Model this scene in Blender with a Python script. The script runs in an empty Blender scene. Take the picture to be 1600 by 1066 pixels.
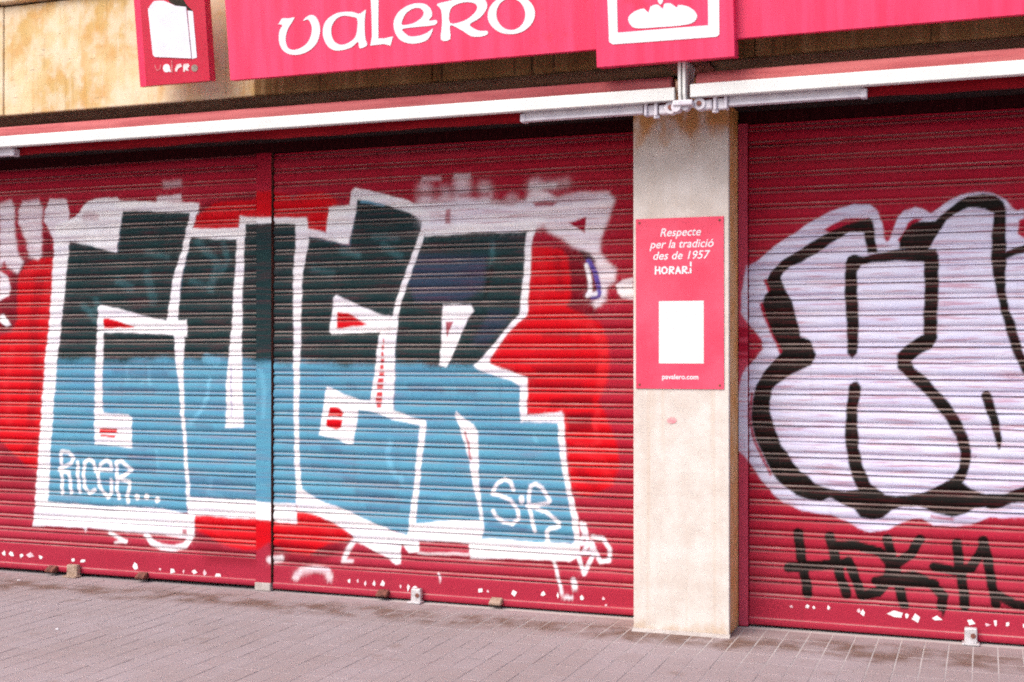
import bpy, bmesh, math, random
import numpy as np
from mathutils import Matrix, Vector

random.seed(7)
RNG = np.random.default_rng(11)
SC = bpy.context.scene
COL = SC.collection
rad = math.radians

# ------------------------------------------------------------------ camera
YAW, PITCH = 20.323, 0.43
cam = bpy.data.cameras.new('camera')
cam.sensor_width = 36.0
cam.lens = 45.0
cam.clip_start, cam.clip_end = 0.05, 3000.0
camo = bpy.data.objects.new('camera', cam)
COL.objects.link(camo)
camo.location = (1.777, -6.675, 1.5)
camo.rotation_euler = (rad(90.0 + PITCH), 0.0, rad(YAW))
SC.camera = camo

# ------------------------------------------------------------------ sky, sun, exposure
SUN_EL, SUN_AZ = 46.0, 28.0          # azimuth: degrees to the left of straight out from the wall
world = bpy.data.worlds.new('World')
SC.world = world
world.use_nodes = True
wn = world.node_tree
bg = wn.nodes['Background']
sky = wn.nodes.new('ShaderNodeTexSky')
sky.sky_type = 'NISHITA'
sky.sun_disc = False
sky.sun_elevation = rad(SUN_EL)
sky.sun_rotation = rad(180.0 + SUN_AZ)
sky.air_density, sky.dust_density, sky.ozone_density = 1.0, 3.0, 1.0
wn.links.new(sky.outputs['Color'], bg.inputs['Color'])
bg.inputs['Strength'].default_value = 0.12

sun = bpy.data.lights.new('sun', 'SUN')
sun.energy = 1.5
sun.angle = rad(50.0)
sun.color = (1.0, 0.95, 0.88)
suno = bpy.data.objects.new('sun', sun)
COL.objects.link(suno)
# direction to the sun: front (-Y), left (-X), up
sd = Vector((-math.sin(rad(SUN_AZ)) * math.cos(rad(SUN_EL)), -math.cos(rad(SUN_AZ)) * math.cos(rad(SUN_EL)), math.sin(rad(SUN_EL))))
suno.rotation_euler = sd.to_track_quat('Z', 'Y').to_euler()
suno.location = (-4, -8, 9)

vs = SC.view_settings
vs.view_transform = 'Standard'
vs.look = 'None'
vs.exposure = 0.92
vs.gamma = 1.0
SC.render.film_transparent = False
SC.cycles.filter_width = 2.0
SC.cycles.max_bounces = 4
SC.cycles.use_denoising = False          # leaves a fine grain, as on the film
SC.cycles.use_adaptive_sampling = True
SC.cycles.adaptive_threshold = 0.03
SC.cycles.adaptive_min_samples = 16

# ------------------------------------------------------------------ helpers
def lin(r, g, b):
    f = lambda c: (c / 255 / 12.92) if c / 255 <= 0.04045 else ((c / 255 + 0.055) / 1.055) ** 2.4
    return (f(r), f(g), f(b), 1.0)

def tag(o, label=None, cat=None, group=None, kind=None):
    if label: o['label'] = label
    if cat: o['category'] = cat
    if group: o['group'] = group
    if kind: o['kind'] = kind
    return o

def link(o, parent=None):
    COL.objects.link(o)
    if parent is not None:
        o.parent = parent
    return o

def empty(name, loc=(0, 0, 0), rot=(0, 0, 0)):
    o = bpy.data.objects.new(name, None)
    o.empty_display_size = 0.1
    o.location = loc
    o.rotation_euler = rot
    COL.objects.link(o)
    return o

def mesh_obj(name, verts, faces, mat, parent=None, smooth=False):
    me = bpy.data.meshes.new(name)
    me.from_pydata([tuple(v) for v in verts], [], faces)
    me.materials.append(mat)
    if smooth:
        me.polygons.foreach_set('use_smooth', [True] * len(me.polygons))
    me.update()
    return link(bpy.data.objects.new(name, me), parent)

def bm_obj(name, bm, mat, parent=None, smooth=False):
    me = bpy.data.meshes.new(name)
    bmesh.ops.recalc_face_normals(bm, faces=bm.faces)
    bm.to_mesh(me)
    bm.free()
    me.materials.append(mat)
    if smooth:
        me.polygons.foreach_set('use_smooth', [True] * len(me.polygons))
    return link(bpy.data.objects.new(name, me), parent)

def add_box(bm, x0, x1, y0, y1, z0, z1, bevel=0.0, seg=1):
    r = bmesh.ops.create_cube(bm, size=1.0)
    vs_ = r['verts']
    for v in vs_:
        v.co = Vector(((x0 + x1) / 2 + v.co.x * (x1 - x0), (y0 + y1) / 2 + v.co.y * (y1 - y0), (z0 + z1) / 2 + v.co.z * (z1 - z0)))
    if bevel > 0:
        es = list({e for v in vs_ for e in v.link_edges})
        bmesh.ops.bevel(bm, geom=es, offset=bevel, segments=seg, affect='EDGES', profile=0.5)

def box(name, x0, x1, y0, y1, z0, z1, mat, parent=None, bevel=0.0, seg=1):
    bm = bmesh.new()
    add_box(bm, x0, x1, y0, y1, z0, z1, bevel, seg)
    return bm_obj(name, bm, mat, parent)

def add_prism(bm, pts, x0, x1):
    """(y, z) outline swept along x"""
    a = [bm.verts.new((x0, p[0], p[1])) for p in pts]
    b = [bm.verts.new((x1, p[0], p[1])) for p in pts]
    n = len(pts)
    for i in range(n):
        bm.faces.new((a[i], a[(i + 1) % n], b[(i + 1) % n], b[i]))
    bm.faces.new(a[::-1])
    bm.faces.new(b)

def add_cyl(bm, c, axis, r, h, n=20, r2=None):
    q = Vector((0, 0, 1)).rotation_difference(Vector(axis).normalized()).to_matrix().to_4x4()
    m = Matrix.Translation(Vector(c)) @ q
    bmesh.ops.create_cone(bm, cap_ends=True, segments=n, radius1=r, radius2=r if r2 is None else r2, depth=h, matrix=m)

def flat_shape(name, loops, y_front, depth, mat, parent=None, smooth=0):
    """outline(s) in x,z millimetres (holes as further loops) cut out of sheet of the given depth"""
    cu = bpy.data.curves.new(name, 'CURVE')
    cu.dimensions = '2D'
    cu.fill_mode = 'BOTH'
    for lp in loops:
        pts = [(p[0] / 1000, p[1] / 1000) for p in lp]
        if smooth:
            out, n = [], len(pts)
            for i in range(n):
                p0, p1, p2, p3 = pts[i - 1], pts[i], pts[(i + 1) % n], pts[(i + 2) % n]
                for s in range(smooth):
                    t = s / smooth
                    out.append(tuple(0.5 * (2 * p1[k] + (p2[k] - p0[k]) * t + (2 * p0[k] - 5 * p1[k] + 4 * p2[k] - p3[k]) * t * t + (3 * p1[k] - p0[k] - 3 * p2[k] + p3[k]) * t ** 3) for k in (0, 1)))
            pts = out
        sp = cu.splines.new('POLY')
        sp.points.add(len(pts) - 1)
        for q, p in zip(sp.points, pts):
            q.co = (p[0], p[1], 0, 1)
        sp.use_cyclic_u = True
    cu.extrude = depth / 2
    tmp = bpy.data.objects.new('tmp', cu)
    me = bpy.data.meshes.new_from_object(tmp)
    bpy.data.objects.remove(tmp)
    bpy.data.curves.remove(cu)
    me.transform(Matrix(((1, 0, 0, 0), (0, 0, -1, y_front + depth / 2), (0, 1, 0, 0), (0, 0, 0, 1))))
    me.name = name
    me.materials.clear()
    me.materials.append(mat)
    return link(bpy.data.objects.new(name, me), parent)

def text_shape(name, body, x0, x1, z, y_front, mat, parent, shear=0.0, height=None, bold=0.0):
    cu = bpy.data.curves.new(name, 'FONT')
    cu.body = body
    cu.size = 1.0
    cu.shear = shear
    cu.offset = bold
    cu.fill_mode = 'FRONT'
    cu.resolution_u = 4
    tmp = bpy.data.objects.new('tmp', cu)
    me = bpy.data.meshes.new_from_object(tmp)
    bpy.data.objects.remove(tmp)
    bpy.data.curves.remove(cu)
    xs = [v.co.x for v in me.vertices]
    a, b = min(xs), max(xs)
    s = (x1 - x0) / (b - a)
    sz = s if height is None else height
    for v in me.vertices:
        v.co = Vector((x0 + (v.co.x - a) * s, y_front, z + v.co.y * sz))
    me.name = name
    me.materials.clear()
    me.materials.append(mat)
    return link(bpy.data.objects.new(name, me), parent)

# ------------------------------------------------------------------ materials
class NT:
    def __init__(self, name):
        self.m = bpy.data.materials.new(name)
        self.m.use_nodes = True
        self.t = self.m.node_tree
        self.b = self.t.nodes['Principled BSDF']
        self._pos = None
    def n(self, kind, **kw):
        x = self.t.nodes.new(kind)
        for k, v in kw.items():
            setattr(x, k, v)
        return x
    def l(self, a, b):
        self.t.links.new(a, b)
    def pos(self, scale=(1, 1, 1), local=False):
        if local:
            src = self.n('ShaderNodeTexCoord').outputs['Object']
        else:
            src = self.n('ShaderNodeNewGeometry').outputs['Position']
        mp = self.n('ShaderNodeMapping')
        mp.inputs['Scale'].default_value = scale
        self.l(src, mp.inputs['Vector'])
        return mp.outputs['Vector']
    def noise(self, scale=(1, 1, 1), freq=5.0, detail=3.0, rough=0.55, local=False):
        x = self.n('ShaderNodeTexNoise')
        x.inputs['Scale'].default_value = freq
        x.inputs['Detail'].default_value = detail
        x.inputs['Roughness'].default_value = rough
        self.l(self.pos(scale, local), x.inputs['Vector'])
        return x.outputs['Fac']
    def ramp(self, fac, a, b, lo=0.0, hi=1.0):
        x = self.n('ShaderNodeMapRange')
        x.interpolation_type = 'SMOOTHSTEP'
        x.inputs['From Min'].default_value = a
        x.inputs['From Max'].default_value = b
        x.inputs['To Min'].default_value = lo
        x.inputs['To Max'].default_value = hi
        self.l(fac, x.inputs['Value'])
        return x.outputs['Result']
    def math(self, op, a, b=None):
        x = self.n('ShaderNodeMath', operation=op)
        for i, v in enumerate((a, b)):
            if v is None: continue
            if isinstance(v, (int, float)): x.inputs[i].default_value = v
            else: self.l(v, x.inputs[i])
        return x.outputs[0]
    def mix(self, fac, a, b, mode='MIX'):
        x = self.n('ShaderNodeMix', data_type='RGBA', blend_type=mode)
        for s, v in ((x.inputs['Factor'], fac), (x.inputs[6], a), (x.inputs[7], b)):
            if isinstance(v, (int, float)): s.default_value = v
            elif isinstance(v, tuple): s.default_value = v
            else: self.l(v, s)
        return x.outputs[2]
    def bump(self, h, strength=0.3, dist=0.003):
        x = self.n('ShaderNodeBump')
        x.inputs['Strength'].default_value = strength
        x.inputs['Distance'].default_value = dist
        self.l(h, x.inputs['Height'])
        self.l(x.outputs['Normal'], self.b.inputs['Normal'])
    def out(self, col, rough=0.6, metal=0.0, spec=0.5):
        if isinstance(col, tuple): self.b.inputs['Base Color'].default_value = col
        else: self.l(col, self.b.inputs['Base Color'])
        if isinstance(rough, (int, float)): self.b.inputs['Roughness'].default_value = rough
        else: self.l(rough, self.b.inputs['Roughness'])
        self.b.inputs['Metallic'].default_value = metal
        self.b.inputs['Specular IOR Level'].default_value = spec
        return self.m

def shutter_material(name, painted=True, faded=False):
    k = NT(name)
    base = k.mix(k.noise((0.6, 1, 3), 3.0, 3), (0.27, 0.005, 0.017, 1), (0.37, 0.012, 0.036, 1))
    pz = k.n('ShaderNodeSeparateXYZ')
    k.l(k.n('ShaderNodeNewGeometry').outputs['Position'], pz.inputs[0])
    low = k.math('ADD', pz.outputs['Z'], k.math('MULTIPLY', k.noise((1.5, 1, 0.6), 2.0, 3), 0.8))
    base = k.mix(k.ramp(low, 1.25, 0.45, 0, 0.25), base, (0.42, 0.065, 0.11, 1))
    if faded:
        base = k.mix(0.55, base, (0.56, 0.085, 0.15, 1))
    base = k.mix(k.ramp(k.noise((1, 1, 1), 60.0, 3), 0.66, 0.74, 0, 0.30), base, (0.50, 0.12, 0.12, 1))
    # faded, chalky paint
    base = k.mix(k.ramp(k.noise((0.5, 1, 6), 2.2, 4), 0.45, 0.75, 0, 0.22), base, (0.44, 0.06, 0.08, 1))
    col = base
    if painted:
        at = k.n('ShaderNodeAttribute', attribute_name='paint')
        th = k.n('ShaderNodeAttribute', attribute_name='thin')
        streak = k.ramp(k.noise((1.1, 1, 21), 3.1, 3, 0.6), 0.47, 0.68)
        thin = k.math('MULTIPLY', k.math('MULTIPLY', streak, th.outputs['Fac']), 0.50)
        speck = k.ramp(k.noise((1, 1, 1), 85.0, 2), 0.70, 0.78, 0, 0.5)
        a = k.math('MULTIPLY', at.outputs['Alpha'], k.math('SUBTRACT', 1.0, thin))
        a = k.math('MULTIPLY', a, k.math('SUBTRACT', 1.0, k.math('MULTIPLY', speck, 0.35)))
        # uneven pigment
        pv = k.mix(k.ramp(k.noise((0.7, 1, 5), 5.0, 4), 0.35, 0.75, 0, 0.30), at.outputs['Color'], (0.55, 0.52, 0.80, 1), 'MULTIPLY')
        col = k.mix(a, base, pv)
    # dust on the ledges that face up
    g = k.n('ShaderNodeNewGeometry')
    sx = k.n('ShaderNodeSeparateXYZ')
    k.l(g.outputs['Normal'], sx.inputs[0])
    up = k.ramp(sx.outputs['Z'], 0.42, 0.62, 0, 0.55)
    up = k.math('MULTIPLY', up, k.ramp(k.noise((1.0, 1, 1), 5.0, 3), 0.3, 0.7, 0.45, 1.0))
    col = k.mix(up, col, (0.44, 0.33, 0.30, 1))
    # grime in vertical runs
    gr = k.ramp(k.noise((7, 1, 0.35), 3.0, 4), 0.55, 0.8, 0, 0.16)
    col = k.mix(gr, col, (0.10, 0.035, 0.035, 1))
    k.bump(k.noise((1, 1, 1), 140.0, 2), 0.12, 0.0015)
    return k.out(col, 0.66, 0.0, 0.08)

M = {}
M['shutter'] = shutter_material('painted_shutter')
M['shutter_plain'] = shutter_material('plain_red_shutter', False)
M['rail'] = shutter_material('faded_pink_rail', True, True)

def beam_material():
    k = NT('stained_concrete')
    c = k.mix(k.ramp(k.noise((1, 1, 1), 2.3, 3), 0.35, 0.65), (0.54, 0.36, 0.14, 1), (0.70, 0.56, 0.35, 1))
    run = k.ramp(k.noise((9, 9, 0.5), 1.6, 3, 0.6), 0.48, 0.70)
    c = k.mix(k.math('MULTIPLY', run, 0.40), c, (0.52, 0.25, 0.055, 1))
    run2 = k.ramp(k.noise((17, 17, 0.8), 1.2, 4, 0.6), 0.56, 0.72)
    c = k.mix(k.math('MULTIPLY', run2, 0.30), c, (0.70, 0.64, 0.55, 1))
    blot = k.ramp(k.noise((1.8, 1.6, 2.4), 3.4, 5, 0.65), 0.46, 0.72, 0, 0.60)
    c = k.mix(blot, c, (0.55, 0.27, 0.08, 1))
    pale = k.ramp(k.noise((3.0, 1.6, 2.2), 3.1, 5, 0.65), 0.42, 0.66, 0, 0.65)
    c = k.mix(pale, c, (0.70, 0.60, 0.46, 1))
    dk = k.ramp(k.noise((15, 15, 0.45), 1.9, 3), 0.58, 0.74, 0, 0.40)
    c = k.mix(dk, c, (0.27, 0.145, 0.05, 1))
    sc = k.ramp(k.noise((1, 1, 4), 9.0, 3, 0.7), 0.66, 0.74, 0, 0.6)
    c = k.mix(sc, c, (0.13, 0.08, 0.045, 1))
    k.bump(k.noise((1, 1, 1), 40.0, 3), 0.35, 0.004)
    return k.out(c, 0.85, 0, 0.2)
M['beam'] = beam_material()

def brown_beam_material():  # one brown for the stain and the signs' shadow on the beam
    k = NT('brown_shaded_concrete')
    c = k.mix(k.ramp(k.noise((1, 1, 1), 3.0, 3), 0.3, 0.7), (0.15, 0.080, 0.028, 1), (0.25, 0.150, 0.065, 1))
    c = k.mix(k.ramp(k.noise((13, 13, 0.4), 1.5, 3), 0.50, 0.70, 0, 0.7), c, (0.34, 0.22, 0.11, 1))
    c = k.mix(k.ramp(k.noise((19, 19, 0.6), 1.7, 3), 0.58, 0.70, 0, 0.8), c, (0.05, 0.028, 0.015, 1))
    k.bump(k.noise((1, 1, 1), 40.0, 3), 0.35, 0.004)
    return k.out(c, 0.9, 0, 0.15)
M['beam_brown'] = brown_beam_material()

def pillar_material(name, tint):
    k = NT(name)
    c = k.mix(k.ramp(k.noise((1, 1, 1), 6.0, 5, 0.65), 0.3, 0.7), tint[0], tint[1])
    run = k.ramp(k.noise((14, 14, 0.25), 1.4, 3, 0.6), 0.50, 0.74, 0, 0.45)
    c = k.mix(run, c, tint[2])
    # rust washed down from the awning bracket, and damp at the foot
    p = k.n('ShaderNodeSeparateXYZ')
    k.l(k.n('ShaderNodeNewGeometry').outputs['Position'], p.inputs[0])
    wob = k.math('MULTIPLY', k.math('SUBTRACT', k.noise((7, 7, 4), 1.6, 5), 0.5), 0.55)
    zt = k.math('ADD', p.outputs['Z'], wob)
    c = k.mix(k.ramp(zt, 2.58, 2.76, 0, 0.9), c, (0.50, 0.22, 0.05, 1))
    zb = k.math('ADD', p.outputs['Z'], k.math('MULTIPLY', wob, 0.5))
    c = k.mix(k.ramp(zb, 0.07, 0.0, 0, 0.45), c, (0.44, 0.27, 0.13, 1))
    sp = k.ramp(k.noise((1, 1, 1), 70.0, 3, 0.7), 0.58, 0.72, 0, 0.5)
    c = k.mix(sp, c, (0.34, 0.26, 0.22, 1))
    k.bump(k.noise((1, 1, 1), 55.0, 3), 0.25, 0.003)
    return k.out(c, 0.85, 0, 0.2)
M['pillar'] = pillar_material('cream_render', ((0.555, 0.49, 0.44, 1), (0.67, 0.615, 0.575, 1), (0.54, 0.42, 0.33, 1)))
M['pillar_side'] = pillar_material('bare_orange_render', ((0.70, 0.34, 0.11, 1), (0.78, 0.50, 0.26, 1), (0.50, 0.19, 0.045, 1)))

def simple(name, a, b, freq=6.0, rough=0.6, metal=0.0, spec=0.4, scale=(1, 1, 1), wear=None, bump=0.0):
    k = NT(name)
    c = k.mix(k.ramp(k.noise(scale, freq, 3), 0.3, 0.7), a, b)
    if wear:
        c = k.mix(k.ramp(k.noise((1, 1, 1), wear[1], 5, 0.65), wear[2], wear[2] + 0.1, 0, wear[3]), c, wear[0])
    if bump:
        k.bump(k.noise((1, 1, 1), 70.0, 4), bump, 0.002)
    return k.out(c, rough, metal, spec)

M['pink'] = simple('pink_sign_sheet', (0.72, 0.018, 0.088, 1), (0.80, 0.040, 0.135, 1), 2.5, 0.42, 0, 0.5, (6, 1, 0.6), ((0.55, 0.015, 0.06, 1), 3.0, 0.60, 0.5))
M['pink_dark'] = simple('crimson_box_sheet', (0.46, 0.003, 0.03, 1), (0.52, 0.008, 0.042, 1), 4.0, 0.4)
M['pink_mid'] = simple('crimson_box_edge', (0.66, 0.010, 0.07, 1), (0.72, 0.02, 0.09, 1), 4.0, 0.4)
M['white_print'] = simple('white_sign_print', (0.72, 0.71, 0.75, 1), (0.79, 0.78, 0.81, 1), 8.0, 0.5)
M['worn_print'] = simple('worn_sign_print', (0.60, 0.42, 0.42, 1), (0.78, 0.72, 0.70, 1), 60.0, 0.5)
M['lost_print'] = simple('faded_sign_print', (0.50, 0.06, 0.09, 1), (0.66, 0.22, 0.22, 1), 60.0, 0.5)
M['grey_print'] = simple('dirty_sign_print', (0.20, 0.15, 0.12, 1), (0.34, 0.26, 0.22, 1), 60.0, 0.6)
M['plate'] = simple('white_plate', (0.66, 0.65, 0.72, 1), (0.74, 0.73, 0.79, 1), 10.0, 0.45)
M['hole'] = simple('dark_sign_interior', (0.012, 0.008, 0.006, 1), (0.03, 0.02, 0.012, 1), 10.0, 0.9)
M['notice'] = simple('red_notice_sheet', (0.70, 0.040, 0.095, 1), (0.76, 0.070, 0.135, 1), 5.0, 0.5, 0, 0.4, (1, 1, 1), ((0.85, 0.30, 0.34, 1), 22.0, 0.66, 0.35))
M['paper'] = simple('white_paper', (0.70, 0.69, 0.68, 1), (0.76, 0.75, 0.74, 1), 9.0, 0.7)
M['bar_white'] = simple('white_enamelled_aluminium', (0.62, 0.62, 0.60, 1), (0.70, 0.70, 0.68, 1), 5.0, 0.45, 0, 0.3, (1, 1, 1), ((0.40, 0.34, 0.28, 1), 18.0, 0.66, 0.5))
M['arm'] = simple('grey_lilac_casting', (0.50, 0.46, 0.52, 1), (0.60, 0.57, 0.62, 1), 14.0, 0.4, 0, 0.5, (1, 1, 1), ((0.30, 0.22, 0.18, 1), 30.0, 0.68, 0.5))
M['canvas'] = simple('dusty_red_canvas', (0.34, 0.075, 0.08, 1), (0.44, 0.125, 0.125, 1), 5.0, 0.9, 0, 0.1, (0.5, 2, 6), ((0.62, 0.36, 0.30, 1), 26.0, 0.66, 0.4), 0.3)
M['valance'] = simple('shaded_red_canvas', (0.17, 0.003, 0.008, 1), (0.25, 0.008, 0.014, 1), 5.0, 0.9, 0, 0.1, (0.5, 2, 6))  # darker copy of the canvas red, shade under the bar in the colour
M['box_dark'] = simple('shade_black_lintel', (0.012, 0.006, 0.006, 1), (0.022, 0.01, 0.009, 1), 6.0, 0.8)  # near black stands for the shade inside the shutter box
M['casing'] = simple('dark_red_casing', (0.20, 0.004, 0.010, 1), (0.28, 0.012, 0.02, 1), 5.0, 0.6, 0, 0.2, (0.5, 2, 6))
M['shade_maroon'] = simple('maroon_shade', (0.022, 0.003, 0.004, 1), (0.05, 0.008, 0.010, 1), 9.0, 0.95, 0, 0.05, (20, 1, 2))  # colour of the deep shade above the top slats
M['soffit'] = simple('shaded_brown_soffit', (0.10, 0.06, 0.03, 1), (0.16, 0.10, 0.055, 1), 5.0, 0.9)  # shadow under the beam is put into this dark brown
M['steel'] = simple('galvanised_lock', (0.46, 0.43, 0.44, 1), (0.62, 0.60, 0.62, 1), 40.0, 0.45, 0.3, 0.5, (1, 1, 1), ((0.24, 0.13, 0.08, 1), 30.0, 0.6, 0.6))
M['brown_lock'] = simple('rusty_lock', (0.26, 0.17, 0.12, 1), (0.42, 0.30, 0.24, 1), 40.0, 0.8)
M['rust'] = simple('dark_rust_and_shade', (0.09, 0.03, 0.022, 1), (0.22, 0.07, 0.05, 1), 40.0, 0.7)  # rusty iron, and the gap shadow painted on the post side
M['scrap'] = simple('sticker_paper', (0.70, 0.62, 0.64, 1), (0.84, 0.80, 0.82, 1), 50.0, 0.8)
M['scrap_pink'] = simple('stained_sticker_paper', (0.66, 0.36, 0.42, 1), (0.78, 0.60, 0.64, 1), 50.0, 0.8)
M['mortar'] = simple('pale_mortar', (0.38, 0.33, 0.31, 1), (0.46, 0.41, 0.39, 1), 22.0, 0.95, 0, 0.1, (1, 1, 1), None, 0.4)

def paving_material():
    k = NT('worn_pink_paving')
    oi = k.n('ShaderNodeObjectInfo')
    c = k.mix(k.ramp(k.noise((1, 1, 1), 1.3, 3), 0.3, 0.7), (0.30, 0.228, 0.226, 1), (0.355, 0.282, 0.295, 1))
    c = k.mix(k.math('MULTIPLY', oi.outputs['Random'], 0.26), c, (0.25, 0.165, 0.15, 1))
    fine = k.ramp(k.noise((1, 1, 1), 160.0, 4, 0.7), 0.3, 0.7)
    c = k.mix(k.math('MULTIPLY', fine, 0.45), c, (0.37, 0.31, 0.32, 1))
    # brown dirt line swept along the foot of the wall, in patches
    p = k.n('ShaderNodeSeparateXYZ')
    k.l(k.n('ShaderNodeNewGeometry').outputs['Position'], p.inputs[0])
    wob = k.math('MULTIPLY', k.math('SUBTRACT', k.noise((1, 1, 1), 2.2, 3), 0.5), 0.5)
    y = k.math('ADD', p.outputs['Y'], wob)
    band = k.math('MULTIPLY', k.ramp(y, -0.30, -0.12), k.ramp(y, 0.22, -0.02))
    band = k.math('MULTIPLY', band, k.ramp(k.noise((1, 1, 1), 5.0, 3), 0.35, 0.62, 0.1, 0.85))
    c = k.mix(band, c, (0.145, 0.078, 0.055, 1))
    st = k.ramp(k.noise((0.8, 1, 1), 3.2, 3, 0.65), 0.60, 0.72, 0, 0.4)
    c = k.mix(st, c, (0.20, 0.12, 0.09, 1))
    spot = k.ramp(k.noise((1, 1, 1), 22.0, 3), 0.74, 0.80, 0, 0.5)
    c = k.mix(spot, c, (0.42, 0.37, 0.37, 1))
    k.bump(k.noise((1, 1, 1), 120.0, 3), 0.35, 0.002)
    return k.out(c, 0.85, 0, 0.25)
M['paving'] = paving_material()

def joint_material():
    k = NT('sand_joint')
    p = k.n('ShaderNodeSeparateXYZ')
    k.l(k.n('ShaderNodeNewGeometry').outputs['Position'], p.inputs[0])
    w = k.math('ADD', p.outputs['Y'], k.math('MULTIPLY', k.math('SUBTRACT', k.noise((1, 1, 1), 2.0, 3), 0.5), 0.7))
    near = k.math('MULTIPLY', k.ramp(w, -0.75, -0.15), k.ramp(p.outputs['X'], -2.6, -1.2, 0.15, 1.0))
    c = k.mix(near, (0.315, 0.26, 0.268, 1), (0.48, 0.43, 0.42, 1))
    return k.out(c, 0.95, 0, 0.1)
M['joint'] = joint_material()

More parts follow.
